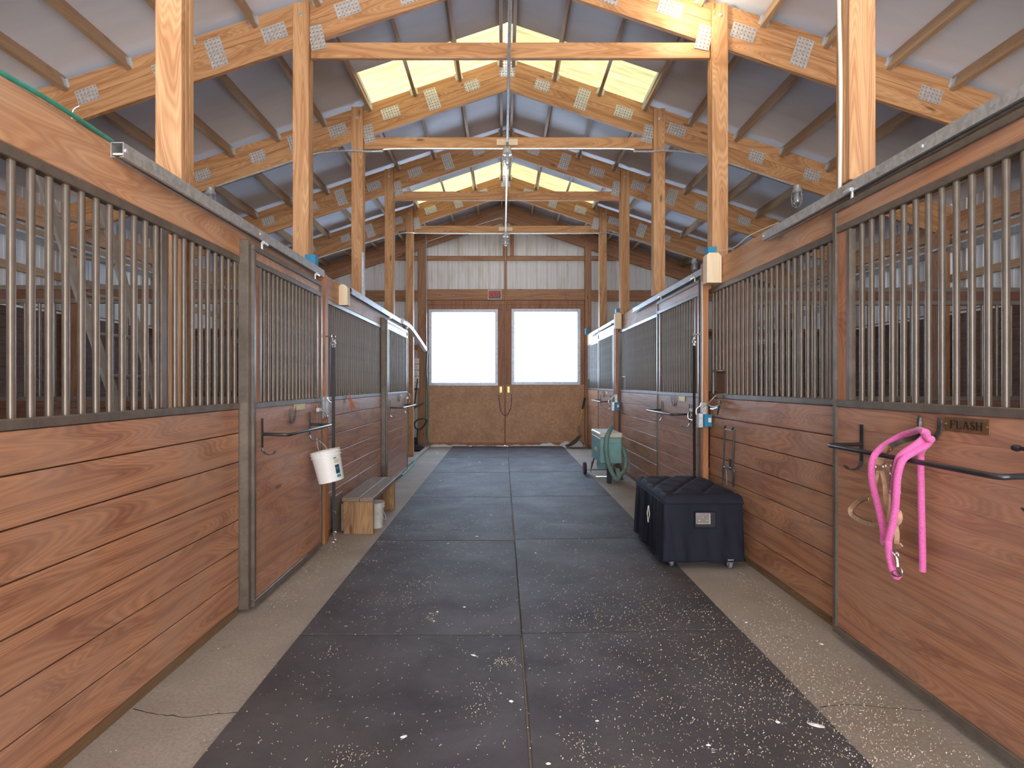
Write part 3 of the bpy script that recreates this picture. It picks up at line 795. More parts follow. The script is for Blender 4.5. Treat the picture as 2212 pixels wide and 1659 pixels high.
def stall_door(s, face, y0, y1, label, n_bars, near_channel=False, plate_mat=None, bar=None, shoe=None, plate=None, latch_y=None, wood_w=.07):
    z = ZS[s]; lo = .03; dz = (.0 if s < 0 else .0)
    top = 2.227 if s < 0 else 2.345; t1 = top-.034; t0 = z['bt']+.038
    R = thing('stall_door', (s*face, (y0+y1)/2, 0), label, 'stall door', 'sliding stall doors')
    th = .036; fw = .03
    m = MB()
    m.bbox(s*(face-.006), s*(face+th), y0, y1, lo, lo+.038, .003)
    m.bbox(s*(face-.006), s*(face+th), y0, y1, t1, top, .003)
    for a in (y0, y1-fw): m.bbox(s*(face-.006), s*(face+th), a, a+fw, lo+.038, t1, .003)
    m.build('outer_frame', M['steel'], R)
    if near_channel:
        MB().bbox(s*(face+.012), s*(face+.074), y0-.040, y0-.002, lo+.0, top+.02, .004).build('guide_channel', M['steel'], R)
    MB().bbox(s*(face-.004), s*(face+th), y0+fw, y1-fw, z['mid0'], z['mid1'], .003).build('middle_rail', M['steel'], R)
    MB().bbox(s*(face-.004), s*(face+th), y0+fw, y1-fw, z['bt'], t0, .003).build('grille_rail', M['steel'], R)
    MB().box(s*(face+.006), s*(face+th-.004), y0+fw, y1-fw, t0, t1).build('top_board', M['board_y'], R, Matrix.Translation((0, y0, 0)))
    boards(s, face+.006, y0+fw, y1-fw, lo+.038, z['mid0'], .135, 'lower_boards', M['board_door'], R, gap=.0008, thick=.028, lips=.0004)
    gs = .028
    for a, b, c in ((y0+fw, y0+fw+wood_w, 0), (y1-fw-wood_w, y1-fw, 1)):
        MB().box(s*(face+.006), s*(face+th-.006), a, b, z['mid1'], z['bt']).build('stile_board', M['board_z'], R)
        g = (b, b+gs) if c == 0 else (a-gs, a)
        MB().bbox(s*(face-.002), s*(face+th-.004), g[0], g[1], z['mid1'], z['bt'], .003).build('grille_stile', M['steel'], R)
    ya, yb = y0+fw+wood_w+gs, y1-fw-wood_w-gs; xc = s*(face+.016); first = None
    for i in range(n_bars):
        y = ya+(yb-ya)*(i+1)/(n_bars+1)
        if first is None: first = MB().tube([(xc, y, z['mid1']-.002), (xc, y, z['bt']+.002)], .0127, 12, cap=False).build('bar', M['bar'], R); fy = y
        else: copy_to(first, (0, y-fy, 0), R)
    if bar:                                 # folding blanket bar: y0, y1, z
        b0, b1, bz = bar; fx = face-.006; out = fx-.17
        pts = [(s*fx, b0, bz), (s*(out+.03), b0-.008, bz-.002)]+[(s*(out+.03-.03*sin(a)), b0+.03-.038*cos(a), bz-.004) for a in (.5, 1., 1.57)]
        pts += [(s*out, b1-.03, bz-.004)]+[(s*(out+.03-.03*cos(a)), b1-.03+.038*sin(a), bz-.004) for a in (.5, 1., 1.57)]+[(s*fx, b1, bz)]
        B = MB().tube(pts, .0105, 10).build('blanket_bar', M['black_steel'], R)
        for yy in (b0, b1):
            m = MB(); m.ribbon([(s*fx, yy, bz+.10), (s*fx, yy, bz-.085)]+[(s*(fx-.045+.045*cos(a)), yy, bz-.085-.045*sin(a)) for a in (.5, 1., 1.5, 2.1, 2.6)], .022, .005, side=(0, 1, 0))
            q = m.build('bracket', M['black_steel'], B)
    if shoe: horseshoe((s*(face-.004), shoe[0], shoe[1]), .062, s, R)
    if plate:
        p0, p1, pz = plate
        P = MB().bbox(s*(face-.002), s*(face+.004), p0, p1, pz-.027, pz+.027, .001).build('name_plate', plate_mat or M['plate_light'], R)
        for yy in (p0+.012, p1-.012):
            MB().lathe([(0, 0), (.004, 0), (.003, .003), (0, .004)], Matrix.Translation((s*(face-.002), yy, pz)) @ Matrix.Rotation(-s*pi/2, 4, 'Y'), 8).build('screw', M['brass'], P)
    if latch_y is not None:
        ly, lz, dr = latch_y                # y, z, direction to the jamb (+1 deeper)
        L = MB().bbox(s*(face-.035), s*(face-.008), ly-.03, ly+.03, lz-.012, lz+.02, .003).build('latch', M['zinc'], R)
        m = MB(); m.tube(smooth([(s*(face-.02), ly, lz), (s*(face-.06), ly+dr*.02, lz-.02), (s*(face-.065), ly+dr*.03, lz-.07), (s*(face-.03), ly+dr*.045, lz-.085)], 4), .006, 7)
        m.tube(arc((s*(face-.05), ly+dr*.06, lz-.045), .018, 0, 2*pi, 14, (0, 1, 0), (0, 0, 1))[:-1], .005, 6, closed=True)
        m.build('latch_hook', M['chrome'], L)
        for (dy, dz2) in ((-.035, .025), (-.035, -.02), (.035, .03), (-.07, .005)):
            MB().lathe([(0, 0), (.008, 0), (.008, .01), (0, .012)], Matrix.Translation((s*(face-.006), ly+dr*dy, lz+dz2)) @ Matrix.Rotation(-s*pi/2, 4, 'Y'), 8).build('bolt', M['brass'], L)
    # roller hangers into the track
    for yy in (y0+.12, y1-.16):
        m = MB().tube([(s*(face+.0), yy, top-.005), (s*(face+.0), yy, top+.04)], .008, 8)
        m.tube([(s*(face-.02), yy-.028, top+.035), (s*(face-.02), yy+.028, top+.035)], .012, 8)
        m.build('roller_hanger', M['zinc'], R)
    return R
def track(s, face, y0, y1, z0, z1, label, name='door_track', mat=None):
    w = .052; m = MB(); xa, xb = face-w, face; t = .003; m_ = MB()
    P = [(s*xa, z0), (s*xa, z1), (s*xb, z1), (s*xb, z0), (s*(xb-.017), z0), (s*(xb-.017), z0+t), (s*(xb-t), z0+t), (s*(xb-t), z1-t), (s*(xa+t), z1-t), (s*(xa+t), z0+t), (s*(xa+.017), z0+t), (s*(xa+.017), z0)]
    n = len(P); vs = [(p[0], y, p[1]) for y in (y0, y1) for p in P]
    fs = [(i, (i+1) % n, n+(i+1) % n, n+i) for i in range(n)]
    for o in (0, n): fs += [tuple(o+i for i in q) for q in ((0, 1, 8, 9), (1, 2, 7, 8), (2, 3, 6, 7), (3, 4, 5, 6), (9, 10, 11, 0))]
    m.poly(vs, fs)
    root = thing(name, (s*face, (y0+y1)/2, z0), label, 'door track', 'galvanised sliding door tracks')
    m.build('channel', mat or M['galv'], root)
    for y in (y0+.012, (y0+y1)/2, y1-.02):
        MB().lathe([(0, 0), (.009, 0), (.008, .006), (0, .007)], Matrix.Translation((s*xa, y, (z0+z1)/2)) @ Matrix.Rotation(-s*pi/2, 4, 'Y'), 8).build('bolt', M['zinc'], root)
    for y in (y0+.008,):
        MB().box(s*(xa+.006), s*(xb-.004), y, y+.006, z0+.012, z0+.02).build('end_pin', M['cream'], root)
    return root
LF, LD = 1.575, 1.51         # left wall face, left door face
RF, RD = 1.87, 1.81
ys = [3.235-.0735*i for i in range(28)][::-1]
L1 = stall_front(-1, LF, 1.2, 3.255, 'closest left stall front of orange planks under taupe bars', ys)
MB().bbox(-LF-.002, -LF-.045, 2.52, 2.565, ZS[-1]['mid1'], ZS[-1]['bt'], .003).build('grille_post', M['steel'], L1)
stall_door(-1, LD, 3.30, 4.55, 'sliding stall door behind the hanging white bucket', 14, True, bar=(3.41, 4.25, 1.068), shoe=(3.90, 1.175), plate=(3.95, 4.16, 1.215), latch_y=(4.42, 1.17, 1), wood_w=.06)
header(-1, LF, -2.0, 4.70, 'long fir header beam over the closest left stall')
track(-1, LF-.0, 2.19, 4.66, 2.292, 2.352, 'long galvanised door track over the closest left stall')
ys = [4.93+.0745*i for i in range(29)]
L2 = stall_front(-1, LF, 4.86, 7.06, 'far left stall front with orange twine tied to it, behind the bench', ys)
stall_door(-1, LD, 7.12, 8.66, 'sliding stall door at the far end of the left stalls', 14, True, bar=(7.28, 8.35, 1.068), shoe=(7.95, 1.2), plate=(7.98, 8.14, 1.23), latch_y=(8.5, 1.16, 1))
header(-1, LF, 4.78, 8.72, 'fir header beam over the far left stall')
track(-1, LF, 5.5, 8.2, 2.29, 2.352, 'galvanised door track over the far left stall door')
# right side
ys = [3.145+.0755*i for i in range(24)]
R1 = stall_front(1, RF, 2.98, 4.93, 'right stall front of brown planks behind the navy trunk', ys, feed=(4.64, 4.86))
stall_door(1, RD, 1.62, 2.985, 'closest right sliding stall door hung with the pink rope', 14, False, plate_mat=M['plate_dark'], bar=(1.80, 2.742, 1.078), wood_w=.085)
header(1, RF, -2.0, 4.86, 'long fir header beam over the closest right stall')
track(1, RF-.015, .9, 3.79, 2.375, 2.432, 'long galvanised door track over the closest right stall')
ys = [6.50+.0755*i for i in range(28)]
R2 = stall_front(1, RF, 6.42, 8.68, 'middle right stall front behind the teal vacuum', ys, feed=(8.35, 8.6))
stall_door(1, RD, 5.02, 6.40, 'sliding stall door at the middle of the right side, behind black strap', 13, False, bar=(5.27, 6.2, 1.09), shoe=(5.77, 1.22), plate=(5.42, 5.60, 1.235), latch_y=(5.16, 1.13, -1))
header(1, RF, 4.98, 8.70, 'fir header beam over the middle right stall')
track(1, RF-.015, 4.86, 7.58, 2.375, 2.432, 'galvanised door track over the middle right stall')
ys = [10.46+.0755*i for i in range(22)]
R3 = stall_front(1, RF, 10.38, 12.08, 'last right stall front beside the leaning shovel', ys, feed=(11.75, 11.95))
stall_door(1, RD, 8.86, 10.36, 'last sliding stall door on the right side', 14, False, bar=(9.15, 10.05, 1.09), shoe=(9.75, 1.22), plate=(9.42, 9.60, 1.235), latch_y=(9.0, 1.13, -1))
header(1, RF, 8.80, 12.08, 'fir header beam over the last right stall')
track(1, RF-.015, 8.75, 11.35, 2.375, 2.432, 'bright galvanised door track over the last right stall')

# jamb posts between the stalls
def jamb(s, xa, xb, y0, y1, z1, label, plate=None):
    R = thing('door_jamb', (s*(xa+xb)/2, (y0+y1)/2, 0), label, 'door jamb', 'timber jambs between the stalls')
    MB().bbox(s*xa, s*xb, y0, (y0+y1)/2-.001, 0, z1, .003).build('jamb_board', M['orange_z'], R)
    MB().bbox(s*(xa+.004), s*xb, (y0+y1)/2+.001, y1, 0, z1, .003).build('jamb_board', M['board_z'], R)
    if plate:
        zc = plate; m = MB()
        m.box(s*(xa-.003), s*(xb-.02), y0-.004, y0-.001, zc-.09, zc+.085)
        m.box(s*(xa-.004), s*(xa-.001), y0-.004, y1-.02, zc-.09, zc+.085)
        P = m.build('strike_plate', M['zinc'], R)
        yy = (y0+y1)/2; q = smooth([(s*(xa-.004), yy, zc+.08), (s*(xa-.012), yy, zc+.055), (s*(xa-.045), yy, zc+.025), (s*(xa-.045), yy, zc-.03), (s*(xa-.012), yy, zc-.06), (s*(xa-.004), yy, zc-.085)], 3)
        MB().tube(q, .006, 8).build('strike_loop', M['chrome'], P)
    return R
jamb(-1, 1.53, 1.572, 4.70, 4.80, 2.33, 'orange fir door jamb between the two left stalls', 1.185)
jamb(-1, 1.53, 1.60, 8.68, 8.76, 2.34, 'fir door jamb at the corner of the tack bay', 1.185)
jamb(1, 1.80, 1.85, 4.90, 4.98, 2.47, 'orange fir door jamb behind the navy trunk', 1.13)
jamb(1, 1.80, 1.85, 8.72, 8.80, 2.47, 'fir door jamb behind the teal vacuum', 1.13)

# partitions between stalls
def partition(s, y, label):
    xa = 1.875 if s < 0 else 2.0; xb = 5.33 if s < 0 else 5.45; z = ZS[s]
    R = thing('stall_partition', (s*(xa+xb)/2, y, 0), label, 'partition', 'partitions between stalls')
    m = MB(); zz = .05
    while zz < 1.2: m.bbox(s*xa, s*xb, y-.02, y+.018, zz, min(zz+.137, 1.23), .002); zz += .14
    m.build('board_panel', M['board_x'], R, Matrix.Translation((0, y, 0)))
    for a, b in ((1.23, 1.27), (2.10, 2.14), (2.22, 2.26)):
        MB().bbox(s*xa, s*xb, y-.02, y+.02, a, b, .003).build('steel_rail', M['steel'], R)
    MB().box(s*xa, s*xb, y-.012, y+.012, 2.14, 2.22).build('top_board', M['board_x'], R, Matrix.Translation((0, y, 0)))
    MB().bbox(s*(xa-.02), s*(xa+.24), y-.045, y-.022, 0, 2.3, .003).build('end_board', M['board_z'], R)
    b = None; x = xa+.3
    while x < xb-.05:
        if b is None: b = MB().tube([(s*x, y, 1.265), (s*x, y, 2.105)], .0127, 10, cap=False).build('bar', M['bar'], R); fx = x
        else: copy_to(b, (s*(x-fx), 0, 0), R)
        x += .13
    return R
partition(-1, 4.86, 'plank and bar partition between the two left stalls')
partition(-1, 8.62, 'plank and bar partition beyond the far left stall')
partition(1, 4.98, 'plank and bar partition behind the closest right stall')
partition(1, 8.72, 'plank and bar partition beyond the middle right stall')
partition(-1, 1.1, 'plank and bar partition at the camera end of the left stall')
partition(1, 1.2, 'plank and bar partition at the camera end of the right stall')
# plain stall fronts behind the camera
for s, f in ((-1, LF), (1, RF)):
    m = MB(); z = .05
    while z < 1.2: m.box(s*f, s*(f+.036), -2.0, 1.18, z, z+.168); z += .172
    m.build('wall_stalls_%s' % ('left' if s < 0 else 'right'), M['board_y'], frame=Matrix.Identity(4), kind='structure')

# ------------------------------------------------------------------ door hardware on the closest right door
R1D = [o for o in COL.objects if o.name.startswith('stall_door') and o.get('label', '').startswith('closest right')][0]
fx = RD-.004
# name plate FLASH in engraved serif capitals
p0 = PX(2036, 918, RD-.006); p1 = PX(2132.8, 918, RD-.006); ya, yb = p1.y, p0.y
pzc = 1.219
NP = MB().bbox(RD+.002, RD+.0055, ya, yb, pzc-.029, pzc+.029, .001).build('name_plate', M['plate_dark'], R1D, label='engraved brass plate reading FLASH')
def serif_text(word, x, yc, zc, h, sign, parent, mat):
    # seen looking along +x the reading direction is -y
    gl = {'F': ([((0, 0), (0, 1), .17), ((0, 1), (.62, 1), .07), ((0, .52), (.45, .52), .07), ((.62, 1), (.62, .78), .06), ((.45, .62), (.45, .42), .05), ((-.12, 0), (.16, 0), .06), ((-.12, 1), (.1, 1), .06)], .62),
          'L': ([((0, 0), (0, 1), .17), ((0, 0), (.6, 0), .07), ((.6, 0), (.6, .24), .06), ((-.12, 1), (.14, 1), .06), ((-.12, 0), (.1, 0), .06)], .6),
          'A': ([((.38, 1), (.74, 0), .17), ((.38, 1), (.04, 0), .06), ((.14, .34), (.60, .34), .06), ((-.08, 0), (.16, 0), .06), ((.6, 0), (.88, 0), .06)], .78),
          'H': ([((0, 0), (0, 1), .17), ((.66, 0), (.66, 1), .17), ((0, .5), (.66, .5), .07)]+[((a-.13, b), (a+.13, b), .06) for a in (0, .66) for b in (0, 1)], .66),
          'S': ([], .52)}
    sp = [(.5, .74), (.5, .98), (.45, .88), (.28, 1.0), (.08, .90), (.04, .74), (.14, .60), (.36, .46), (.50, .32), (.48, .12), (.27, 0), (.06, .10), (.0, .26)]
    tot = sum(gl[c][1]+.36 for c in word)-.36; u = -tot/2; m = MB()
    def P(a, b): return Vector((x, yc-(u+a)*h, zc+(b-.5)*h))
    for c in word:
        for (a0, b0), (a1, b1), w in gl[c][0]:
            m.ribbon([P(a0, b0), P(a1, b1)], w*h, .0012, side=(P(a1, b1)-P(a0, b0)).cross(Vector((1, 0, 0))))
        if c == 'S':
            q = smooth([P(a, b) for a, b in sp[2:]], 4)
            for i in range(len(q)-1):
                f = i/(len(q)-1); w = .07+.12*math.exp(-((f-.5)/.22)**2)
                d = (q[i+1]-q[i]); m.ribbon([q[i]-d*.2, q[i+1]+d*.2], w*h, .0012, side=d.cross(Vector((1, 0, 0))))
            m.ribbon([P(.47, .74), P(.47, .98)], .05*h, .0012, side=(0, 1, 0)); m.ribbon([P(.0, .26), P(.0, .02)], .05*h, .0012, side=(0, 1, 0))
        u += gl[c][1]+.36
    return m.build('lettering', mat, parent)
serif_text('FLASH', RD+.0012, (ya+yb)/2, pzc, .030, 1, NP, M['ink'])
for yy in (ya+.008, yb-.008):
    MB().lathe([(0, 0), (.004, 0), (.003, .003), (0, .004)], Matrix.Translation((RD+.002, yy, pzc)) @ Matrix.Rotation(-pi/2, 4, 'Y'), 8).build('screw', M['brass'], NP)
# welded horseshoe hook: one shoe flat, one standing out
hc = PX(2005, 925, RD-.004); horseshoe((RD-.004, hc.y-.01, 1.213), .064, 1, R1D, mat=M['iron'], w=.021)
m = MB(); c = Vector((1.762, 2.302, 1.213)); vs = []
for i in range(19):
    a = radians(-205+i*230/18); d = Vector((-cos(a)*.50, -cos(a)*.70, sin(a)*1.05)); p = c+d*.055; dn = d.normalized()
    for q, b in ((-.010, -.003), (.010, -.003), (.010, .003), (-.010, .003)): vs.append(p+dn*q+Vector((-b*.8, b*.6, 0)))
fs = [(3, 2, 1, 0), tuple(72+k for k in range(4))]
for i in range(18):
    for k in range(4): l = (k+1) % 4; fs.append((4*i+k, 4*i+l, 4*i+4+l, 4*i+4+k))
m.poly(vs, fs); m.build('horseshoe_hook', M['iron'], R1D)
# latch knob
kp = PX(2196, 968, RD-.05)
m = MB().tube([(RD-.006, kp.y-.10, kp.z), (RD-.05, kp.y-.10, kp.z), (RD-.05, kp.y, kp.z)], .007, 8)
m.lathe([(0, -.014), (.010, -.012), (.0125, 0), (.010, .010), (.006, .016), (0, .016)], Matrix.Translation(kp) @ Matrix.Rotation(pi/2, 4, 'X'), 12)
m.build('latch_knob', M['black_steel'], R1D)

# ------------------------------------------------------------------ pink rope and halter
def C3(x, y): return (1780+x/3.77, 860+y/3.77)      # local crop pixels
def rp(x, y, X): return PX(*C3(x, y), X)
rope = thing('lead_rope', rp(800, 300, 1.70), 'bright pink knitted lead rope looped over a horseshoe hook', 'rope')
RR = .0132
a = [rp(875, 335, 1.69), rp(850, 325, 1.67), rp(790, 262, 1.70), rp(735, 272, 1.73), rp(620, 310, 1.72), rp(520, 365, 1.68), rp(450, 420, 1.62), rp(400, 490, 1.585), rp(385, 590, 1.585), rp(400, 720, 1.60), rp(440, 880, 1.62), rp(470, 1010, 1.62), rp(487, 1110, 1.62), rp(485, 1170, 1.62), rp(505, 1185, 1.61), rp(530, 1140, 1.60), rp(560, 1020, 1.60), rp(580, 900, 1.60), rp(590, 780, 1.59), rp(597, 660, 1.585), rp(615, 570, 1.585), rp(650, 495, 1.60), rp(740, 435, 1.645), rp(830, 385, 1.68), rp(862, 345, 1.71)]
b = [rp(800, 268, 1.67), rp(835, 285, 1.68), rp(805, 330, 1.675), rp(740, 385, 1.64), rp(650, 445, 1.61), rp(605, 500, 1.60), rp(585, 600, 1.60), rp(572, 720, 1.61), rp(575, 850, 1.62), rp(565, 980, 1.62), rp(540, 1090, 1.61), rp(525, 1180, 1.60), rp(530, 1280, 1.61), rp(548, 1360, 1.61), rp(565, 1420, 1.61), rp(590, 1455, 1.615), rp(606, 1435, 1.62)]
MB().tube(smooth(a, 7), RR, 12).build('rope_loop', M['pink'], rope)
MB().tube(smooth(b, 7), RR, 12).build('rope_strand', M['pink'], rope)
tl = [rp(855, 340, 1.70), rp(815, 395, 1.74), rp(790, 450, 1.755), rp(787, 560, 1.76), rp(790, 700, 1.76), rp(793, 900, 1.76), rp(798, 1100, 1.76), rp(802, 1300, 1.76), rp(802, 1412, 1.76)]
MB().tube(smooth(tl, 7), .0128, 12).build('rope_tail', M['pink'], rope)
# snap at the rope end
m = MB(); q = rp(600, 1400, 1.61)
m.tube(arc(rp(612, 1410, 1.61), .016, -2.2, 2.4, 14, (0, -1, 0), (0, 0, 1)), .0035, 7)
m.tube([rp(597, 1370, 1.61), rp(594, 1310, 1.61)], [.009, .006], 8)
m.tube(arc(rp(590, 1275, 1.61), .011, 0, 2*pi, 12, (0, 1, 0), (0, 0, 1))[:-1], .003, 6, closed=True)
m.tube([rp(594, 1315, 1.61), rp(590, 1290, 1.61)], .005, 6)
m.build('snap_hook', M['chrome'], rope)
m = MB()
for k in range(3): m.tube(arc(rp(575+10*k, 1430, 1.61), .0145, 0, 2*pi, 12, (0, .8, .6), (1, 0, 0))[:-1], .0014, 5, closed=True)
m.build('whipping', M['brown_leather'], rope)
hal = thing('halter', rp(500, 700, 1.66), 'tan leather horse halter tangled behind the pink lead rope', 'halter')
YV = Vector((0, 1, 0))
def strap(pts, w, mat, name='strap', t=.004, side='v'): return MB().ribbon(smooth(pts, 5), w*1.12, t, side=side).build(name, mat, hal)
strap([rp(780, 300, 1.74), rp(720, 325, 1.74), rp(640, 350, 1.72), rp(560, 385, 1.68), rp(525, 405, 1.66)], .02, M['brown_leather'], 'crown_strap')
strap([rp(530, 400, 1.655), rp(490, 430, 1.65), rp(462, 490, 1.65), rp(450, 545, 1.65)], .026, M['tan'], 'cheek_strap')
strap([rp(440, 590, 1.65), rp(425, 680, 1.655), rp(390, 780, 1.66)], .012, M['tan'], 'cheek_strap')
strap([rp(470, 590, 1.66), rp(495, 700, 1.66), rp(505, 830, 1.66), rp(530, 940, 1.66)], .015, M['tan'], 'throat_strap')
strap([rp(545, 780, 1.655), rp(540, 900, 1.655), rp(520, 1010, 1.655)], .013, M['tan'], 'throat_strap')
strap([rp(590, 480, 1.66), rp(560, 560, 1.66), rp(550, 640, 1.66), rp(550, 740, 1.66)], .012, M['brown_leather'], 'crown_strap')
strap([rp(365, 800, 1.66), rp(290, 830, 1.68), rp(235, 880, 1.70), rp(215, 920, 1.70), rp(235, 960, 1.69), rp(310, 1005, 1.67), rp(390, 1030, 1.65), rp(455, 1045, 1.64)], .019, M['tan'], 'nose_band')
strap([rp(365, 806, 1.665), rp(293, 838, 1.686), rp(240, 884, 1.706), rp(223, 920, 1.706), rp(242, 955, 1.696), rp(314, 998, 1.676), rp(390, 1022, 1.656)], .017, M['brown_leather'], 'nose_band_lining')
strap([rp(615, 925, 1.64), rp(622, 980, 1.64), rp(600, 1020, 1.64), rp(545, 1035, 1.64)], .014, M['tan'], 'chin_strap')
strap([rp(585, 1040, 1.645), rp(595, 1110, 1.645), rp(590, 1190, 1.645)], .016, M['tan'], 'chin_strap')
strap([rp(560, 1225, 1.64), rp(600, 1210, 1.635), rp(632, 1195, 1.63)], .013, M['tan'], 'keeper')
for (x, y, r, mt) in ((492, 555, .009, 'chrome'), (413, 560, .008, 'chrome'), (548, 610, .008, 'chrome'), (555, 545, .009, 'chrome'), (548, 755, .008, 'chrome'), (610, 765, .008, 'chrome'), (612, 930, .009, 'chrome'), (375, 820, .012, 'brass'), (455, 1070, .008, 'brass'), (575, 1260, .010, 'chrome')):
    MB().tube(arc(rp(x, y, 1.645), r, 0, 2*pi, 12, (0, 1, 0), (0, 0, 1.25))[:-1], .0022, 6, closed=True).build('ring', M[mt], hal)
m = MB().tube([rp(525, 385, 1.65), rp(515, 450, 1.65), rp(560, 415, 1.645), rp(572, 405, 1.645)], .0022, 6); m.tube([rp(515, 450, 1.65), rp(540, 400, 1.645)], .002, 6)
m.build('buckle', M['brass'], hal)
MB().tube([rp(610, 780, 1.64), rp(612, 840, 1.64), rp(606, 920, 1.64)], .0032, 6).build('chain', M['chrome'], hal)

# ------------------------------------------------------------------ cross-tie straps
def crosstie(s, X, y, ztop, zbot, label, w=.028, jx=1.53, dy=.12):
    R = thing('cross_tie', (X, y, zbot), label, 'cross tie', 'black cross ties')
    m = MB().tube([(s*(jx+.03), y+dy, ztop+.005), (X+s*-.005, y+dy*.25, ztop)], .006, 8)
    m.tube(arc((X, y, ztop-.004), .017, 0, 2*pi, 14, (.5, 1, 0), (0, 0, 1))[:-1], .005, 6, closed=True)
    m.build('eye_bolt', M['chrome'], R)
    m = MB()
    for k in range(3): m.tube(arc((X, y, ztop-.035-.027*k), .017, 0, 2*pi, 12, (1 if k % 2 else .3, .3 if k % 2 else 1, 0), (0, 0, 1))[:-1], .0045, 6, closed=True)
    m.build('snap_hook', M['chrome'], R)
    MB().ribbon([(X, y, ztop-.10), (X+.001, y, (ztop+zbot)/2), (X+.004, y, zbot+.27), (X+.010, y, zbot+.11)], w, .004, side=(1, .35, 0)).build('webbing', M['strap'], R)
    m = MB().tube(arc((X+.004, y, zbot+.27), .014, 0, 2*pi, 12, (1, 0, 0), (0, 0, 1))[:-1], .0035, 6, closed=True)
    m.build('slide_buckle', M['iron'], R)
    m = MB().tube(arc((X+.010, y, zbot+.10), .014, 0, pi, 8, (1, 0, 0), (0, 0, 1)), .0035, 6)
    m.tube([(X+.010, y, zbot+.10), (X+.010, y, zbot+.055)], [.009, .005], 8)
    m.tube(arc((X+.010, y, zbot+.032), .015, .6, 2*pi, 12, (1, 0, 0), (0, 0, 1)), .0035, 6)
    m.build('bottom_snap', M['chrome'], R)
    return R
crosstie(-1, -1.435, 4.62, 1.79, .02, 'black cross tie strap hanging behind the white bucket')
crosstie(1, 1.742, 4.965, 1.83, .30, 'black cross tie strap hanging behind the navy trunk', jx=1.79, dy=-.02)

# ------------------------------------------------------------------ buckets
def bucket(c, r, h, mat, label, tilt, group, handle_to=None, stickers=False):
    R = thing('bucket', c, label, 'bucket', group)
    T = Matrix.Translation(c) @ tilt
    pr = [(0, 0), (r*.86, 0), (r*.87, .006), (r*.96, h*.80), (r*1.04, h*.80), (r*1.04, h*.83), (r*.975, h*.84), (r*.985, h*.90), (r*1.05, h*.905), (r*1.05, h*.935), (r*.99, h*.94), (r, h*.985), (r*1.03, h), (r*.98, h), (r*.95, h*.8), (r*.84, .01), (0, .01)]
    MB().lathe(pr, T, 36).build('pail', mat, R)
    if stickers:
        def patch(a0, a1, z0, z1, mt):
            m = MB(); n = 8; vs = []
            for i in range(n+1):
                a = a0+(a1-a0)*i/n
                for z in (z0, z1): rr = r*(.87+.09*(z/(h*.8)))+.0008; vs.append(T @ Vector((rr*cos(a), rr*sin(a), z)))
            m.poly(vs, [(2*i, 2*i+2, 2*i+3, 2*i+1) for i in range(n)]).build('sticker', M[mt], R)
        patch(radians(-42), radians(-20), h*.10, h*.19, 'sticker'); patch(radians(-44), radians(-22), h*.22, h*.50, 'navy_ink'); patch(radians(-43), radians(-24), h*.36, h*.42, 'sticker')
        patch(radians(-44), radians(-20), h*.56, h*.68, 'cream'); patch(radians(-46), radians(-30), h*.70, h*.74, 'sticker')
        patch(radians(-160), radians(-148), h*.08, h*.15, 'sticker'); patch(radians(-168), radians(-160), h*.42, h*.60, 'pink_ink')
    if handle_to:
        a = T @ Vector((0, r*1.04, h*.86)); b = T @ Vector((0, -r*1.04, h*.86)); t = Vector(handle_to)
        m = MB().tube([a, a.lerp(t, .5)+Vector((0, .02, 0)), t, b.lerp(t, .5)-Vector((0, .02, 0)), b], .0022, 6)
        m.build('wire_handle', M['zinc'], R)
    else:
        a = T @ Vector((r*1.05, 0, h*.86)); m = MB().tube(smooth([T @ Vector((0, -r*1.05, h*.86)), T @ Vector((r*.8, -r*.9, h*.5)), T @ Vector((r*1.2, 0, h*.30)), T @ Vector((r*.8, r*.9, h*.5)), T @ Vector((0, r*1.05, h*.86))], 5), .0022, 6)
        m.build('wire_handle', M['zinc'], R)
    return R
hook = PX(684, 947, -1.44)
bucket(PX(716, 1039, -1.34), .112, .245, M['bucket'], 'white plastic bucket hanging from the blanket bar hook', Matrix.Rotation(radians(-12), 4, 'Y'), 'plastic buckets', handle_to=hook, stickers=True)
# bench
bt = thing('bench', (-1.32, 5.55, 0), 'low weathered plank bench against the far left stall', 'bench')
MB().bbox(-1.475, -1.315, 5.0, 6.11, .302, .342, .004).build('seat_plank', M['grey_wood'], bt)
MB().bbox(-1.311, -1.185, 4.995, 6.105, .302, .342, .004).build('seat_plank', M['grey_wood'], bt)
MB().bbox(-1.468, -1.195, 5.02, 5.06, 0, .301, .003).build('leg', M['ply'], bt)
MB().bbox(-1.455, -1.19, 5.99, 6.03, 0, .301, .003).build('leg', M['ply'], bt)
MB().bbox(-1.50, -1.478, 5.06, 6.0, .02, .27, .003).build('back_brace', M['grey_wood'], bt)
bucket(PF(811, 1143)+Vector((-.02, .08, 0)), .085, .245, M['bucket_old'], 'grubby white bucket tucked under the wooden bench', Matrix.Identity(4), 'plastic buckets')
MB().bbox(-1.555, -1.53, 4.98, 5.22, 0, .36, .003).build('offcut_board', M['grey_wood'], label='grey board offcut leaning behind the wooden bench', cat='board')
# orange twine on the grille
m = MB(); q = PX(753, 862, -1.56)
for k in range(5):
    e = Vector((.01*k-.01, .03*k-.06, -.10-.012*(k % 3)))
    m.tube(smooth([q+Vector((0, 0, .06)), q+Vector((.02, .005*k, 0)), q+e*.6+Vector((.03, 0, 0)), q+e+Vector((.02, 0, 0))], 4), .005, 6)
m.tube(arc(q+Vector((.012, 0, 0)), .018, 0, 2*pi, 10, (0, 1, 0), (0, 0, 1))[:-1], .008, 6, closed=True)
m.build('baling_twine', M['twine'], label='knotted orange baling twine tied on the far left grille', cat='twine')

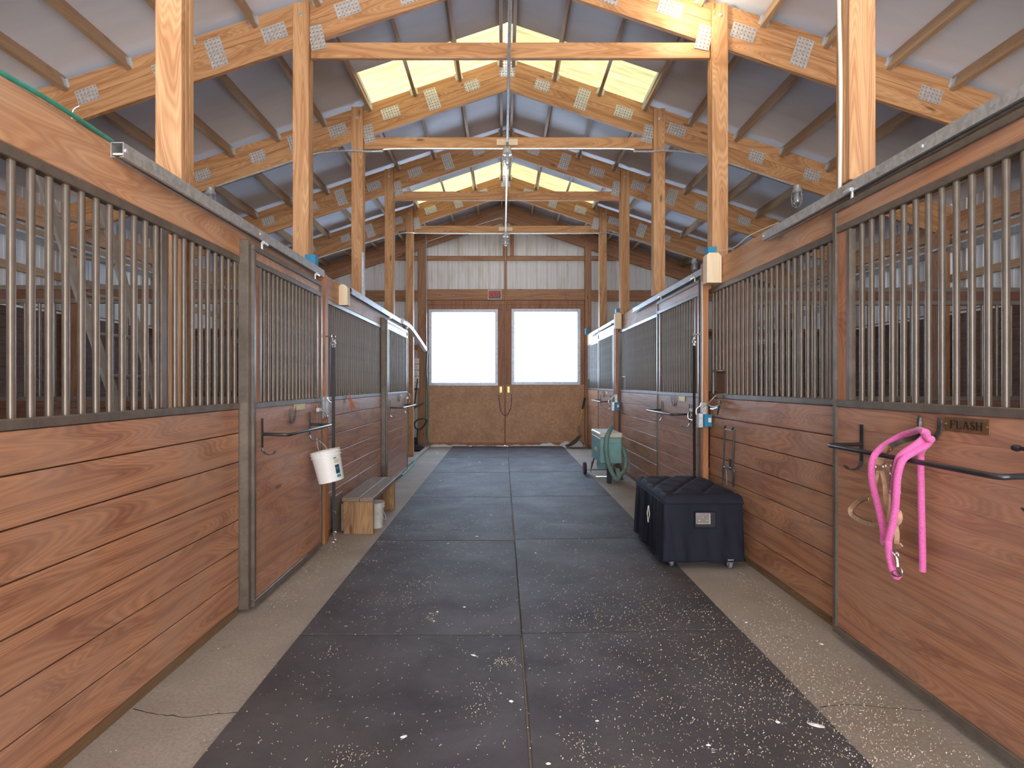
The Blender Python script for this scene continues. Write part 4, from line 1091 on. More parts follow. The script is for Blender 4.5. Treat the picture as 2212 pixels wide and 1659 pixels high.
# ------------------------------------------------------------------ navy trunk on casters
tr = thing('trunk', (1.5, 4.48, 0), 'navy canvas covered tack trunk on casters by the right stalls', 'trunk')
TX0, TX1, TY0, TY1, TZ0, TZ1, TZL = 1.205, 1.80, 4.07, 4.93, .058, .545, .490
def ring_pts(n, z, grow=0., fold=0.):
    out = []; w, d = (TX1-TX0)/2+grow, (TY1-TY0)/2+grow; cxx, cyy = (TX0+TX1)/2, (TY0+TY1)/2; r = .035
    per = []
    N = n//4
    for side in range(4):
        for i in range(N):
            t = i/N*2-1
            p = [( t*w, -d), (w, t*d), (-t*w, d), (-w, -t*d)][side]
            nx, ny = [(0, -1), (1, 0), (0, 1), (-1, 0)][side]
            edge = max(0, abs(t)-.93)/.07; inset = .012*edge**2
            f = 0
            if side == 3: f = fold*(.5*sin(i*.55+1)+.35*sin(i*.23)+.3*sin(i*1.3+2))
            if side == 0: f = fold*(.22*sin(i*.3)+.16*sin(i*.71+1)+.1*sin(i*1.15+z*20))
            out.append((cxx+p[0]-nx*inset+nx*f, cyy+p[1]-ny*inset+ny*f, z+(.004*sin(i*.4) if fold and z < .08 else 0)))
    return out
N = 160; rings = []
for k in range(13):
    t = k/12; z = TZ0+(TZL-TZ0)*t; rings.append(ring_pts(N, z, .010*(1-t), .022*(1-t**2)+.004))
m = MB(); vs = [p for r_ in rings for p in r_]
m.poly(vs, [(k*N+i, k*N+(i+1) % N, (k+1)*N+(i+1) % N, (k+1)*N+i) for k in range(12) for i in range(N)], True)
m.build('cover', M['navy'], tr)
m = MB()
for k, (z, g) in enumerate(((TZ0+.004, .014), (TZL, .006))):
    m.tube(ring_pts(N, z, g, .022 if k == 0 else 0), .005 if k == 0 else .0035, 5, closed=True)
m.build('piping', M['navy'], tr)
# quilted lid
m = MB(); G = 72; vs = []
for j in range(G+1):
    for i in range(G+1):
        u, v = i/G, j/G; eu = min(u, 1-u)*(TX1-TX0); ev = min(v, 1-v)*(TY1-TY0); e = min(eu, ev)
        x, y = TX0+.004+(TX1-TX0-.008)*u, TY0+.004+(TY1-TY0-.008)*v
        a_ = (x-y*.62)*4.3; b_ = (x+y*.62)*4.3
        q_ = min(abs((a_ % 1)-.5), abs((b_ % 1)-.5)); puff = .013*min(1, q_/.16)**.7
        ez = sqrt(max(0, 1-(1-min(1, e/.04))**2))
        vs.append((x, y, TZ1-.022+.022*ez+puff*ez+.010*sin(pi*u)*sin(pi*v)))
m.poly(vs, [(j*(G+1)+i, j*(G+1)+i+1, (j+1)*(G+1)+i+1, (j+1)*(G+1)+i) for j in range(G) for i in range(G)], True)
m.build('quilted_lid', M['navy'], tr)
m = MB(); r0, r1, r2 = ring_pts(N, TZL, .006), ring_pts(N, (TZL+TZ1)/2, .003), ring_pts(N, TZ1-.018, -.003)
m.poly(r0+r1+r2, [(k*N+i, k*N+(i+1) % N, (k+1)*N+(i+1) % N, (k+1)*N+i) for k in range(2) for i in range(N)], True)
m.build('lid_skirt', M['navy'], tr)
# inner box and handle
MB().box(TX0+.03, TX1-.03, TY0+.03, TY1-.03, .075, .5).build('inner_box', M['dark'], tr)
hx0, hx1 = (1502-CX)*4.055/F, (1546-CX)*4.055/F; hz0, hz1 = CAMZ-(1139-CY)*4.055/F, CAMZ-(1107-CY)*4.055/F
m = MB(); w = .006
for a_, b_, c_, d_ in ((hx0-w, hx1+w, hz1, hz1+w), (hx0-w, hx1+w, hz0-w, hz0), (hx0-w, hx0, hz0, hz1), (hx1, hx1+w, hz0, hz1)):
    m.bbox(a_, b_, TY0-.018, TY0+.002, c_, d_, .002)
m.build('handle_opening', M['navy'], tr)
MB().box(hx0, hx1, TY0-.012, TY0-.004, hz0, hz1).build('handle_recess', M['tyre'], tr)
H = MB().bbox(hx0+.002, hx0+.115, TY0-.018, TY0-.012, hz0+.022, hz1-.002, .003).build('handle_plate', M['chrome'], tr)
m = MB().tube(smooth([(hx0+.010, TY0-.022, hz1-.014), (hx0+.010, TY0-.024, hz0+.034), (hx0+.02, TY0-.025, hz0+.027), (hx0+.097, TY0-.025, hz0+.027), (hx0+.107, TY0-.024, hz0+.034), (hx0+.107, TY0-.022, hz1-.014)], 3), .0035, 6)
m.build('handle_bail', M['chrome'], H)
for (xx, zz) in ((.057, .075), (.03, .05), (.085, .05)):
    MB().lathe([(0, 0), (.004, 0), (.003, .002), (0, .003)], Matrix.Translation((hx0+xx, TY0-.018, hz0+zz)) @ Matrix.Rotation(pi/2, 4, 'X'), 8).build('screw', M['zinc'], H)
# draw cord on the aisle side
m = MB(); q = PX(1402, 1112, TX0-.028)
m.tube(smooth([q+Vector((-.003, .0, .075)), q+Vector((-.006, -.02, .045)), q+Vector((-.006, -.038, .01)), q+Vector((-.008, -.015, -.03)), q+Vector((-.006, 0, -.06)), q+Vector((-.008, .012, -.02)), q+Vector((-.006, .038, .01)), q+Vector((-.006, .02, .04)), q+Vector((-.003, 0, .07))], 4), .003, 6)
m.tube(smooth([q+Vector((-.008, .0, .07)), q+Vector((-.01, .008, 0)), q+Vector((-.01, 0, -.055))], 4), .003, 6)
m.build('draw_cord', M['wire'], tr)
def caster(x, y):
    dz = .018 if x < 1.32 else 0
    C = MB().bbox(x-.022, x+.022, y-.02, y+.03, .064, .074, .002).build('caster_fork', M['zinc'], tr)
    m = MB()
    for sx in (-1, 1): m.prism([(y-.022, .066), (y+.028, .066), (y+.012, .022+dz), (y+.0, .022+dz)], 'x', x+sx*.017, x+sx*.020)
    m.build('fork_cheeks', M['zinc'], C)
    MB().lathe([(0, -.013), (.022, -.013), (.028, -.008), (.028, .008), (.022, .013), (0, .013)], Matrix.Translation((x, y+.006, .0285+dz)) @ Matrix.Rotation(pi/2, 4, 'Y'), 20).build('caster_wheel', M['caster'], C)
for x, y in ((1.262, 4.082), (1.70, 4.082), (1.262, 4.85), (1.70, 4.85)): caster(x, y)

# ------------------------------------------------------------------ teal wheeled vacuum
vc = thing('horse_vacuum', (1.5, 8.0, 0), 'teal wheeled horse vacuum with cream lid and sage hose', 'vacuum')
VX0, VX1, VY0, VY1 = 1.36, 1.665, 7.62, 8.34
MB().bbox(VX0, VX1, VY0, VY1, .27, .625, .012).build('body', M['teal'], vc)
MB().bbox(VX0-.008, VX1+.008, VY0-.01, VY1+.01, .627, .70, .016).build('lid', M['cream'], vc)
MB().bbox(VX0+.06, VX1-.02, VY0-.012, VY0-.001, .555, .585, .004).build('latch_bar', M['teal'], vc)
MB().lathe([(0, .16), (.10, .16), (.105, .18), (.105, .272), (0, .272)], Matrix.Translation((1.48, 7.95, 0)), 24).build('motor_drum', M['teal'], vc)
for x, y in ((1.36, 8.30), (1.63, 8.30)):
    MB().ribbon([(x+.02, y-.08, .27), (x-.02, y, .09)], .035, .012, side=(0, 1, .3)).build('leg', M['tyre'], vc)
MB().bbox(1.455, 1.52, 7.60, 7.64, .0, .27, .004).build('leg', M['tyre'], vc)
MB().ribbon([(1.60, 7.63, .27), (1.66, 7.63, .04)], .05, .02, side=(1, 0, .2)).build('leg', M['tyre'], vc)
m = MB().tube([(1.25, 8.27, .085), (1.70, 8.27, .085)], .011, 8); m.build('axle', M['chrome'], vc)
MB().tube([(1.34, 8.2, .22), (1.30, 8.1, .08), (1.34, 7.8, .06), (1.60, 7.75, .07)], .008, 8).build('prop_stand', M['chrome'], vc)
for x in (1.245, 1.71):
    Wm = MB().lathe([(.06, -.022), (.085, -.02), (.092, -.012), (.092, .012), (.085, .02), (.06, .022)], Matrix.Translation((x, 8.27, .092+(.018 if x < 1.3 else 0))) @ Matrix.Rotation(pi/2, 4, 'Y'), 28, caps=False).build('wheel', M['tyre'], vc)
    MB().lathe([(0, -.012), (.035, -.016), (.062, -.02), (.062, .02), (.035, .016), (0, .012)], Matrix.Translation((x, 8.27, .092+(.018 if x < 1.3 else 0))) @ Matrix.Rotation(pi/2, 4, 'Y'), 20).build('wheel_hub', M['red'], Wm)
def C2(x, y, d): return PY(1230+x/3.606, 820+y/3.606, d)
hp = smooth([C2(372, 760, 7.62), C2(378, 700, 7.66), C2(360, 680, 7.7)], 6)
pts = smooth([C2(328, 372, 7.70), C2(312, 400, 7.62), C2(295, 440, 7.56), C2(286, 520, 7.54), C2(292, 600, 7.54), C2(312, 680, 7.54), C2(340, 740, 7.54), C2(362, 772, 7.54), C2(385, 765, 7.56), C2(376, 715, 7.6), C2(372, 690, 7.68)], 8)
def hosetube(P, r):
    rs = [r*(1+.06*(-1)**i) for i in range(len(P))]; return MB().tube(P, rs, 12)
hosetube(pts, .033).build('hose', M['teal_hose'], vc)
pts = smooth([C2(408, 520, 7.75), C2(425, 560, 7.72), C2(438, 620, 7.7), C2(435, 680, 7.66), C2(415, 725, 7.6), C2(388, 742, 7.56)], 8)
hosetube(pts, .033).build('hose', M['teal_hose'], vc)
m = MB(); m.bbox(VX0-.010, VX0-.001, 7.85, 8.0, .42, .46, .002); m.build('badge', M['cream'], vc)

# ------------------------------------------------------------------ shovel leaning on the barn door
sh = thing('shovel', PY(1265, 955, 11.8), 'yellow shafted scoop shovel leaning beside the barn door', 'shovel')
a, b, c, d = PY(1263, 862, 11.98), PY(1258, 884, 11.96), PY(1251, 920, 11.9), PY(1250, 932, 11.88)
MB().tube([a+Vector((.004, 0, .03)), a, b], [.026, .024, .020], 10).build('grip', M['tyre'], sh)
MB().tube([b, c], .017, 10).build('shaft', M['yellow_shaft'], sh)
MB().tube(smooth([c, d, PY(1252.5, 938, 11.85), PY(1255, 943, 11.8)], 4), .016, 8).build('ferrule', M['alu'], sh)
m = MB(); P0 = PY(1255, 941, 11.8); P1 = PF(1224, 966, .02); n = 8; vs = []
for i in range(n+1):
    t = i/n; p = P0.lerp(P1, t)+Vector((0, 0, -.05*sin(pi*t))); w = .05+.11*min(1, t*3)
    for k in range(5):
        u = k/2-1; vs.append(p+Vector((.10*u*0, 0, 0))+Vector((.25, -.9, .15)).normalized()*w*u+Vector((.02, 0, .05*u*u)))
m.poly(vs, [(5*i+k, 5*i+k+1, 5*i+6+k, 5*i+5+k) for i in range(n) for k in range(4)], True)
o = m.build('scoop', M['iron'], sh); sm = o.modifiers.new('t', 'SOLIDIFY'); sm.thickness = .004

# ------------------------------------------------------------------ blanket rack rods on the right wall
rk = thing('blanket_rack', PX(1575, 980, 1.86), 'folded black wire blanket rack on the wall behind the trunk', 'rack')
def C9(x, y, X=1.83): return PX(1480+x/7.542, 840+y/7.542, X)
for n_, (xa, xb) in enumerate(((640, 612), (790, 770))):
    MB().tube([C9(xa+8, 660), C9(xb+4, 1560)], .0065, 8).build('rod', M['black_steel'], rk)
MB().tube(smooth([C9(620, 1530), C9(618, 1300), C9(650, 1275), C9(668, 1300), C9(680, 1570)], 4), .005, 8).build('inner_loop', M['black_steel'], rk)
MB().tube(smooth([C9(775, 1600), C9(778, 1350), C9(795, 1330), C9(800, 1360), C9(790, 1600)], 4), .005, 8).build('inner_loop', M['black_steel'], rk)
MB().tube([C9(645, 655), C9(790, 690)], .005, 8).build('cross_rod', M['black_steel'], rk)
MB().tube([C9(630, 1275, 1.85), C9(760, 1290, 1.85)], .005, 8).build('cross_rod', M['black_steel'], rk)
for x, y in ((660, 605), (785, 630)):
    MB().tube(smooth([C9(x-10, y+60), C9(x-18, y+35), C9(x, y)], 4), .006, 8).build('top_hook', M['black_steel'], rk)
q = C9(735, 1230, 1.865); MB().bbox(1.862, 1.868, q.y-.02, q.y+.02, q.z-.045, q.z+.045, .002).build('wall_tab', M['black_steel'], rk)
# twisted bridle hook on the same wall
bh = thing('bridle_hook', C9(500, 260, 1.84), 'black iron bridle hook on the planks above the blanket rack', 'hook')
MB().tube(smooth([C9(380, 230, 1.85), C9(420, 280, 1.82), C9(500, 300, 1.80), C9(560, 270, 1.80), C9(575, 215, 1.82), C9(540, 190, 1.85)], 5), .010, 8).build('hook_arm', M['iron'], bh)
MB().tube(smooth([C9(560, 280, 1.80), C9(540, 340, 1.80), C9(525, 420, 1.81)], 4), [.008]*8+[.005], 7).build('hook_tip', M['iron'], bh)
MB().tube(smooth([C9(420, 325, 1.80), C9(470, 330, 1.79), C9(530, 310, 1.79)], 4), .008, 7).build('buckle', M['chrome'], bh)
MB().tube(smooth([C9(265, 300, 1.79), C9(330, 280, 1.79), C9(420, 190, 1.80), C9(520, 100, 1.84), C9(660, 88, 1.855)], 6), .004, 6).build('wire', M['zinc'], bh)
# junction boxes
def jbox(s, xa, xb, y, z0, z1, label, dep=.05):
    R = thing('junction_box', (s*(xa+xb)/2, y-dep, z0), label, 'junction box', 'blue electrical boxes on the jambs')
    MB().bbox(s*xa, s*xb, y-dep, y-.001, z0+.008, z1-.008, .003).build('box_body', M['blue'], R)
    MB().bbox(s*(xa-.045), s*(xa-.004), y-dep+.012, y-.012+.03, z0, z1, .003).build('cover_plate', M['zinc'], R)
    MB().box(s*(xa+.035), s*(xa+.062), y-dep-.0015, y-dep-.0005, (z0+z1)/2-.015, (z0+z1)/2+.025).build('label_patch', M['white_paint'], R)
    return R
jbox(1, 1.785, 1.855, 4.88, .995, 1.12, 'blue electrical box with steel cover on the orange right jamb')
jbox(1, 1.775, 1.85, 8.68, .96, 1.10, 'blue electrical box on the jamb behind the teal vacuum')
def blue_cap(p, w, h, label):
    MB().bbox(p.x-w/2, p.x+w/2, p.y-.04, p.y+.04, p.z, p.z+h, .003).build('electrical_box', M['blue'], label=label, cat='electrical box', group='blue boxes above the header beams')
blue_cap(Vector((1.83, 4.80, 2.472)), .08, .11, 'open blue electrical box above the header beside the pale block')
blue_cap(Vector((1.84, 8.70, 2.472)), .08, .11, 'blue electrical box above the far pale block')
blue_cap(Vector((1.84, 11.9, 2.472)), .08, .13, 'blue electrical box above the last right stall')
blue_cap(Vector((-1.66, 4.74, 2.40)), .09, .10, 'blue electrical box above the end of the long left track')
def block(s, X, y, z0, z1, w, label):
    MB().prism([(X-w/2, z0), (X+w/2, z0), (X+w/2, z1-.03), (X+w/2-.03, z1), (X-w/2+.02, z1), (X-w/2, z1-.02)], 'y', y-.06, y+.03).build('wood_block', M['block'], label=label, cat='wood block', group='pale offcut blocks on the headers')
block(1, 1.865-.065, 4.70, 2.245, 2.50, .125, 'pale wood block on the right header in front of the blue box')
block(1, 1.865-.06, 8.58, 2.25, 2.50, .10, 'small pale wood block on the far right header')
block(-1, -1.535, 5.30, 2.14, 2.34, .085, 'pale wood block hung on the left header beam')
MB().bbox(-1.711, -1.681, 6.60, 6.655, 2.25, 2.98, .002).build('steel_strap', M['galv'], label='upright galvanised strap on the left post behind the pale block', cat='metal strap')
# outlet cover by the left jamb
q = PX(714, 917, -1.57)
MB().bbox(-1.574, -1.562, 4.84, 4.93, .985, 1.12, .002).build('outlet_cover', M['cream'], label='pale outlet cover on the planks behind the bucket strap', cat='outlet')
# sagging white cable cover beyond the far left stall door
P = smooth([(-1.53, 8.22, 2.345), (-1.53, 8.9, 2.335), (-1.54, 9.7, 2.25), (-1.54, 10.3, 2.165), (-1.54, 10.85, 2.08)], 5); m = MB(); vs = []
for p in P:
    for dx, dz in ((-.03, .035), (.025, .03), (.04, -.005), (.03, -.05), (-.03, -.05)): vs.append(p+Vector((dx, 0, dz)))
n = len(P); m.poly(vs, [(5*i+k, 5*i+(k+1) % 5, 5*i+5+(k+1) % 5, 5*i+5+k) for i in range(n-1) for k in range(5)]+[(4, 3, 2, 1, 0), tuple(5*(n-1)+k for k in range(5))])
m.build('trough', M['white_paint'], label='sagging white metal trough across the mouth of the tack bay', cat='trough')

# ------------------------------------------------------------------ hoses
MB().tube(smooth([(-1.56, 1.2, 2.3605), (-1.583, 1.6, 2.3605), (-1.566, 1.9, 2.3605), (-1.578, 2.2, 2.3605)], 6), .009, 8).build('garden_hose', M['hose'], label='green garden hose lying on top of the closest left header', cat='hose', group='green hoses')
m = MB()
for y in (1.30, 2.0): m.tube(smooth([(-1.58, y, 2.352), (-1.575, y, 2.385), (-1.56, y+.01, 2.405)], 3), .003, 6)
m.build('hook_nail', M['zinc'], label='bent nails holding the green hose on the left header', cat='nail')
hs = [(-1.50, 10.85, 2.06), PY(921.5, 800, 11.2), PY(924, 860, 11.6), PY(924, 910, 11.85), PY(923, 940, 11.9), Vector((-1.60, 11.75, .03)), Vector((-1.62, 11.2, .014)), PF(905, 985, .013), PF(890, 1005, .013), PF(876, 1020, .013), PF(868, 1027, .013)]
MB().tube(smooth(hs, 8), .014, 8).build('garden_hose', M['hose'], label='green garden hose dropping beside the barn door and along the floor', cat='hose', group='green hoses')

# ------------------------------------------------------------------ tack bay on the left
m = MB().bbox(-1.66, -1.575, 8.80, 11.9, .0, .045, .008); m.build('trim_15', M['concrete'], kind='structure')
for k in range(5):
    x0_ = (895-CX)*12.05/F; z1_ = CAMZ+(830-(774+13.2*k))*12.05/F
    R = thing('switch_box', (x0_+.05, 12.07, z1_-.12), 'white electrical switch box on the end wall, %s of five from the top' % ORD[k], 'switch box', 'switch boxes by the barn door')
    MB().bbox(x0_-.02, x0_+.10, 12.04, 12.08, z1_-.118, z1_, .004).build('box_plate', M['white_paint'], R)
    for dx in (.02, .06): MB().bbox(x0_+dx, x0_+dx+.012, 12.03, 12.04, z1_-.075, z1_-.045, .002).build('switch', M['cream'], R)
MB().tube(smooth([(-1.95, 12.03, 2.45), (-1.93, 12.03, 2.3), (-1.97, 12.03, 2.2), (-1.93, 12.03, 2.08), (-1.95, 12.03, 1.95)], 5), .006, 6).build('cable', M['twine'], label='loose red cable above the white switch boxes', cat='cable')
def tool(x, y, lean, label, head, mat='tyre', top=1.35, grip=None):
    R = thing('pitchfork' if head == 'fork' else 'broom', (x, y, 0), label, 'pitchfork' if head == 'fork' else 'broom', 'stable tools in the tack bay')
    a = Vector((x, y, .25)); b = Vector((x+lean, y+.25, top))
    MB().tube([a, b], .015, 8).build('handle', M[mat], R)
    m = MB()
    if head == 'fork':
        m.tube([a+Vector((-.13, 0, -.02)), a+Vector((.13, 0, -.02))], .008, 6)
        for k in range(7):
            xx = -.13+.26*k/6; m.tube([a+Vector((xx, 0, -.02)), a+Vector((xx, -.06, -.18)), a+Vector((xx, -.10, -.24))], .005, 5)
        m.build('tines', M['teal'], R)
    else:
        m.bbox(x-.16, x+.16, y-.03, y+.03, .0, .26, .01); m.build('brush_head', M['tyre'], R)
    return R
tool(-2.05, 11.1, .05, 'black handled pitchfork with teal tines in the tack bay', 'fork')
tool(-1.95, 11.5, .12, 'dark broom standing behind the hose in the tack bay', 'broom', top=1.5)
tool(-2.35, 10.9, .2, 'grey handled pitchfork with teal tines deeper in the tack bay', 'fork', 'alu', 1.2)
q = PY(908, 916, 11.2); m = MB().tube([q+Vector(((.115*cos(t)+.02*sin(2*t)), .02*cos(t), .105*sin(t)+.04*cos(t))) for t in [2*pi*i/24 for i in range(24)]], .016, 8, closed=True)
L = thing('dustpan', (q.x, q.y, 0), 'long handled black dustpan with loop grip behind the green hose', 'dustpan')
m.build('loop_grip', M['tyre'], L)
MB().tube([q+Vector((-.06, .02, -.12)), Vector((q.x-.09, q.y+.1, .12))], .013, 8).build('handle', M['tyre'], L)
MB().bbox(q.x-.22, q.x+.05, q.y, q.y+.2, .0, .12, .02).build('pan', M['tyre'], L)
a, b = PY(894, 881, 11.3), PY(918, 869, 10.9)
MB().tube([a, b], .018, 10).build('wall_bar', M['alu'], label='grey steel bar sticking out beside the tack bay post', cat='bar')
MB().bbox(-2.9, -2.3, 11.7, 11.95, 0, .55, .02).build('storage_bin', M['teal'], label='teal bin on the floor of the tack bay', cat='bin')

# ------------------------------------------------------------------ ladder in the first left stall
ld = thing('ladder', (-3.6, 4.2, 0), 'aluminium extension ladder leaning inside the closest left stall', 'ladder')
def lad(px, py, d): return PY(px, py, d)
Atop, Abot = PY(85, 372, 4.0), PY(262, 905, 3.6); Btop, Bbot = PY(208, 405, 4.35), PY(335, 850, 4.0)
da = (Abot-Atop).normalized(); db = (Bbot-Btop).normalized()
def ext(t, b, zb): k = (zb-t.z)/(b.z-t.z); return t+(b-t)*k
A0, A1 = ext(Atop, Abot, 3.35), ext(Atop, Abot, .3); B0, B1 = ext(Btop, Bbot, 3.35), ext(Btop, Bbot, .3)
for p, q in ((A0, A1), (B0, B1)): MB().ribbon([p, q], .062, .028, side=(.25, .97, 0)).build('side_rail', M['alu'], ld)
for k in range(10):
    t = (k+.6)/10.5; MB().tube([A0.lerp(A1, t), B0.lerp(B1, t)], .016, 8).build('rung', M['alu'], ld)

# ------------------------------------------------------------------ caged lamps and conduits
def lamp(x, y, z, label):
    R = thing('caged_lamp', (x, y, z), label, 'lamp', 'caged vapour-proof lamps')
    T = Matrix.Translation((x, y, z))
    MB().lathe([(0, 0), (.045, 0), (.045, -.045), (.055, -.05), (.058, -.085), (.046, -.09), (0, -.09)], T, 20).build('housing', M['zinc'], R)
    MB().lathe([(.040, -.088), (.046, -.10), (.047, -.17), (.040, -.215), (.022, -.24), (0, -.246)], T, 20).build('glass_jar', M['glass'], R)
    MB().lathe([(0, -.09), (.018, -.092), (.018, -.125), (.028, -.15), (.033, -.175), (.026, -.202), (0, -.212)], T, 16).build('bulb', M['bulb'], R)
    m = MB()
    for k in range(5):
        a = pi*k/5*2
        m.tube([T @ Vector((r*cos(a), r*sin(a), zz)) for r, zz in ((.056, -.08), (.062, -.13), (.062, -.18), (.050, -.235), (.02, -.26), (0, -.262))], .0025, 5)
    for zz in (-.13, -.19): m.tube(arc((x, y, z+zz), .062, 0, 2*pi, 20, (1, 0, 0), (0, 1, 0))[:-1], .0025, 5, closed=True)
    m.build('wire_cage', M['zinc'], R)
    return R
lt = lamp(1.62, 4.56, 4.93, 'lit caged lamp under the right roof slope just before the first truss')
pd = bpy.data.lights.new('lamp_glow', 'POINT'); pd.energy = 17; pd.color = (1, .86, .62); pd.shadow_soft_size = .05  # added lamp out of view, makes the bright patch on the first truss
po = bpy.data.objects.new('lamp_glow', pd); COL.objects.link(po); po.parent = lt; po.location = (0, .0, -.30)
lamp(RX, TY[2]-.06, 4.27, 'caged lamp under the second tie beam on the centre line')
lamp(RX, TY[4]-.06, 4.27, 'caged lamp under the far tie beam above the EXIT sign')
for s, px, py, lab in ((-1, 455, 400, 'caged lamp under the left rafter behind the long track'), (1, 1722, 395, 'caged lamp under the right rafter near the white cable post')):
    p = PY(px, py, TY[2]-.05); lamp(p.x, p.y, roof_z(p.x, RZ_BOT)-.01, lab)
p = PY(1500, 545, TY[4]); lamp(p.x, p.y, roof_z(p.x, RZ_BOT)-.01, 'caged lamp under the far right rafter')
def conduit(pts, label, r=.011, mat='zinc', n=6):
    return MB().tube(smooth(pts, n), r, 8).build('conduit', M[mat], label=label, cat='conduit', group='electrical conduits')
conduit([(RX, 1.5, 4.262), (RX, 4.0, 4.262), (RX, TY[2]-.08, 4.262)], 'steel conduit running down the ridge line to the near caged lamp', .015)
conduit([(RX, TY[2]-.02, 4.262), (RX, 8.6, 4.262), (RX, TY[4]-.08, 4.262)], 'steel conduit between the two ridge line caged lamps', .015)
y3 = TY[2]-.045
def und(x): return roof_z(x, RZ_BOT)-.014
conduit([(RX-.05, y3, 4.262), (-1.3, y3, 4.262), (-1.48, y3-.02, 4.225), (-1.66, y3-.03, 4.215), (-1.85, y3-.03, 4.225), (-2.15, y3, und(-2.15)-.03), (-2.4, y3, und(-2.4)), (-3.5, y3, und(-3.5))], 'conduit from the near centre lamp along the left rafter')
conduit([(RX+.05, y3, 4.262), (1.45, y3, 4.262), (1.62, y3-.02, 4.225), (1.80, y3-.03, 4.215), (2.0, y3-.03, 4.225), (2.3, y3, und(2.3)-.03), (2.55, y3, und(2.55)), (3.55, y3, und(3.55))], 'conduit from the near centre lamp along the right rafter')
y5 = TY[4]-.045
conduit([(RX-.05, y5, 4.262), (-1.5, y5-.004, 4.262), (-1.7, y5-.034, 4.26), (-1.9, y5-.034, 4.255), (-2.3, y5, 4.17), (-3.6, y5, und(-3.6))], 'conduit from the far centre lamp along the left rafter')
conduit([(RX+.05, y5, 4.262), (1.65, y5-.004, 4.262), (1.83, y5-.034, 4.26), (2.02, y5-.034, 4.255), (2.4, y5, 4.17), (3.65, y5, und(3.65))], 'conduit from the far centre lamp along the right rafter')
conduit([(-1.67, 12.02, .1), (-1.69, 12.02, 4.3), (-1.67, 12.02, 4.48), (-1.55, 12.02, 4.56), (-.2, 12.02, 5.0), (0, 12.02, 5.02)], 'conduit rising beside the barn door and up the far gable')
conduit([(1.832, 2.965, 2.4), (1.834, 2.96, 3.0), (1.828, 2.965, 3.5), (1.834, 2.96, 4.0)], 'white cable stapled down the closest right post', .010, 'wire')
conduit([(1.895, 3.75, 2.49), (1.86, 4.1, 2.50), (1.86, 4.4, 2.48), (1.84, 4.75, 2.53)], 'thin white cable drooping along the right header', .004, 'wire')
conduit([(1.785, 4.885, 2.3), (1.79, 4.885, 1.8), (1.785, 4.885, 1.13)], 'thin cream cable down the orange right jamb', .005, 'wire')

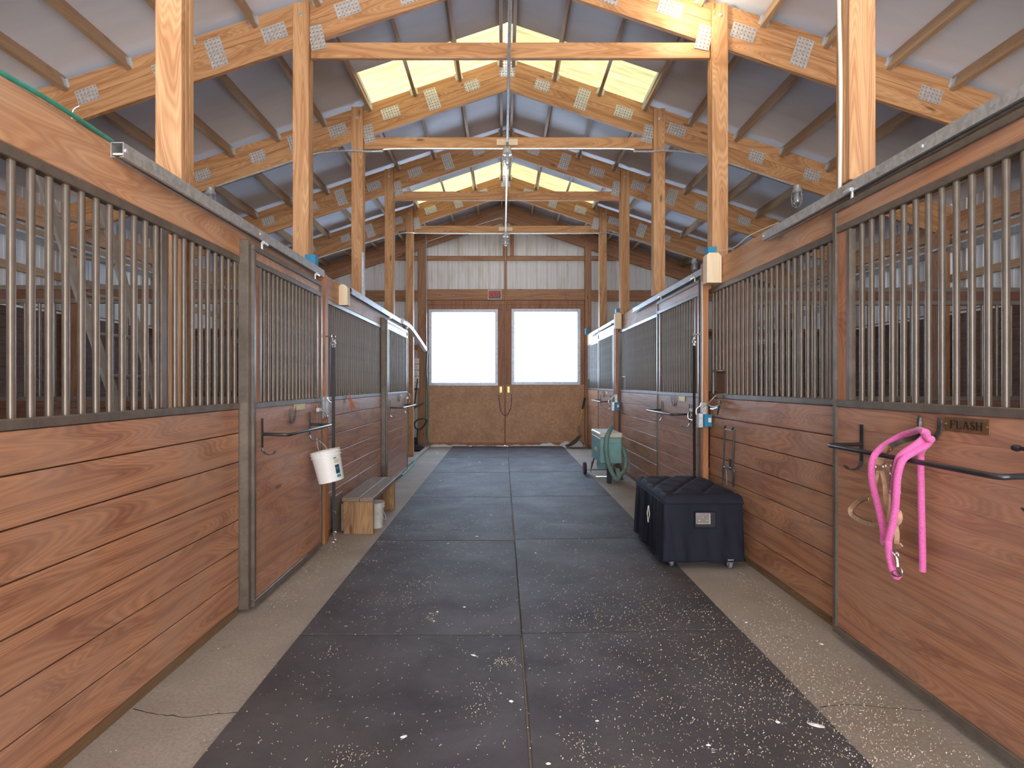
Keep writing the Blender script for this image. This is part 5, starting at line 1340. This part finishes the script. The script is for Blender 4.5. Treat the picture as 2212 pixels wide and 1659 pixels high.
# ------------------------------------------------------------------ shavings and scraps on the floor
def litter():
    m = MB(); rnd = random.Random(5)
    def on_mat(x, y): return -1.10 < x < 1.32 and y < 12.0
    def flake(x, y, L, w, a):
        z = (.0185 if on_mat(x, y) else .0012)
        ca, sa = cos(a), sin(a); c = rnd.uniform(-.3, .3)*L; h = rnd.uniform(.001, .004)
        pt = lambda u, v, zz: (x+u*ca-v*sa, y+u*sa+v*ca, z+zz)
        m.poly([pt(-L/2, -w/2, 0), pt(0, -w/2+c, h), pt(L/2, -w/2, 0), pt(L/2, w/2, .0005), pt(0, w/2+c, h+.0005), pt(-L/2, w/2, .0005)], [(0, 1, 4, 5), (1, 2, 3, 4)])
    def scatter(n, fx, fy, L=(.003, .012)):
        for _ in range(n):
            x, y = fx(), fy()
            if -1.55 < x < 1.78: flake(x, y, L[0]*.8+(L[1]*1.25-L[0]*.8)*rnd.random()**2.6, rnd.uniform(.0010, .0034), rnd.uniform(0, pi))
    U = rnd.uniform; Gs = rnd.gauss
    scatter(2100, lambda: U(-1.1, 1.3), lambda: U(1.8, 5.5)); scatter(500, lambda: U(.2, 1.3), lambda: U(1.8, 3.6))
    scatter(900, lambda: U(-1.1, 1.3), lambda: U(5, 9))
    scatter(1700, lambda: Gs(.95, .35), lambda: abs(Gs(0, .9))+1.85)
    scatter(1300, lambda: Gs(1.45, .18), lambda: abs(Gs(0, .5))+1.85, (.004, .016))
    scatter(500, lambda: U(1.35, 1.7), lambda: U(2.3, 3.2))
    scatter(420, lambda: Gs(-1.42, .07), lambda: U(3.3, 4.8))
    scatter(150, lambda: U(-1.5, -1.1), lambda: U(2, 5))
    scatter(260, lambda: Gs(1.72, .05), lambda: U(3, 4.0))
    for (px, py, n, sx, sy) in ((1090, 1437, 90, .035, .03), (905, 1268, 80, .07, .04), (935, 1340, 50, .03, .04), (1040, 1530, 90, .05, .12), (720, 1420, 30, .03, .03), (1255, 1625, 60, .03, .05), (865, 1300, 70, .1, .1), (780, 1215, 50, .08, .06), (1350, 1340, 60, .15, .1), (1480, 1330, 90, .12, .08), (840, 1175, 60, .12, .02), (770, 1640, 70, .06, .03)):
        p = PF(px, py); scatter(n, lambda: Gs(p.x, sx), lambda: Gs(p.y, sy), (.003, .010))
    m.build('wood_shavings', M['chips'], frame=Matrix.Identity(4), label='pale wood shavings scattered over the mats and concrete', cat='shavings', kind='stuff')
    m = MB()
    def scrap(px, py, w, h, ang=0., name=None):
        p = PF(px, py, .018); n = 9; vs = [(p.x, p.y, p.z+.006)]
        for k in range(n):
            a = 2*pi*k/n; r = rnd.uniform(.75, 1.1); u, v = w*r*cos(a)/2, h*r*sin(a)/2
            vs.append((p.x+u*cos(ang)-v*sin(ang), p.y+u*sin(ang)+v*cos(ang), p.z+.001))
        m.poly(vs, [(0, k+1, (k+1) % n+1) for k in range(n)])
    for a_ in ((1763, 1567, .075, .028, -.4), (872, 1592, .03, .02, .7), (1023, 1416, .035, .014, -.4), (945, 1322, .02, .012), (1003, 1312, .02, .008), (938, 1342, .012, .01), (1104, 1515, .024, .02), (1184, 1650, .02, .014), (1157, 1195, .02, .015), (1030, 1159, .03, .02), (968, 1174, .02, .015), (1290, 1558, .02, .008), (1775, 1392, .03, .012, -.3), (1013, 988, .03, .02), (1036, 998, .05, .02), (1015, 1003, .03, .02), (1086, 1003, .03, .02), (951, 1038, .03, .012), (945, 978, .06, .03), (925, 982, .05, .02), (1217, 1126, .03, .01), (1061, 1113, .02, .02), (1680, 1560, .02, .02), (1612, 1345, .02, .015), (1530, 1610, .02, .015)):
        scrap(*a_)
    m.build('snow_scraps', M['paper'], frame=Matrix.Identity(4), label='small white crumbs of trodden snow on the dark mats', cat='snow', kind='stuff')
litter()
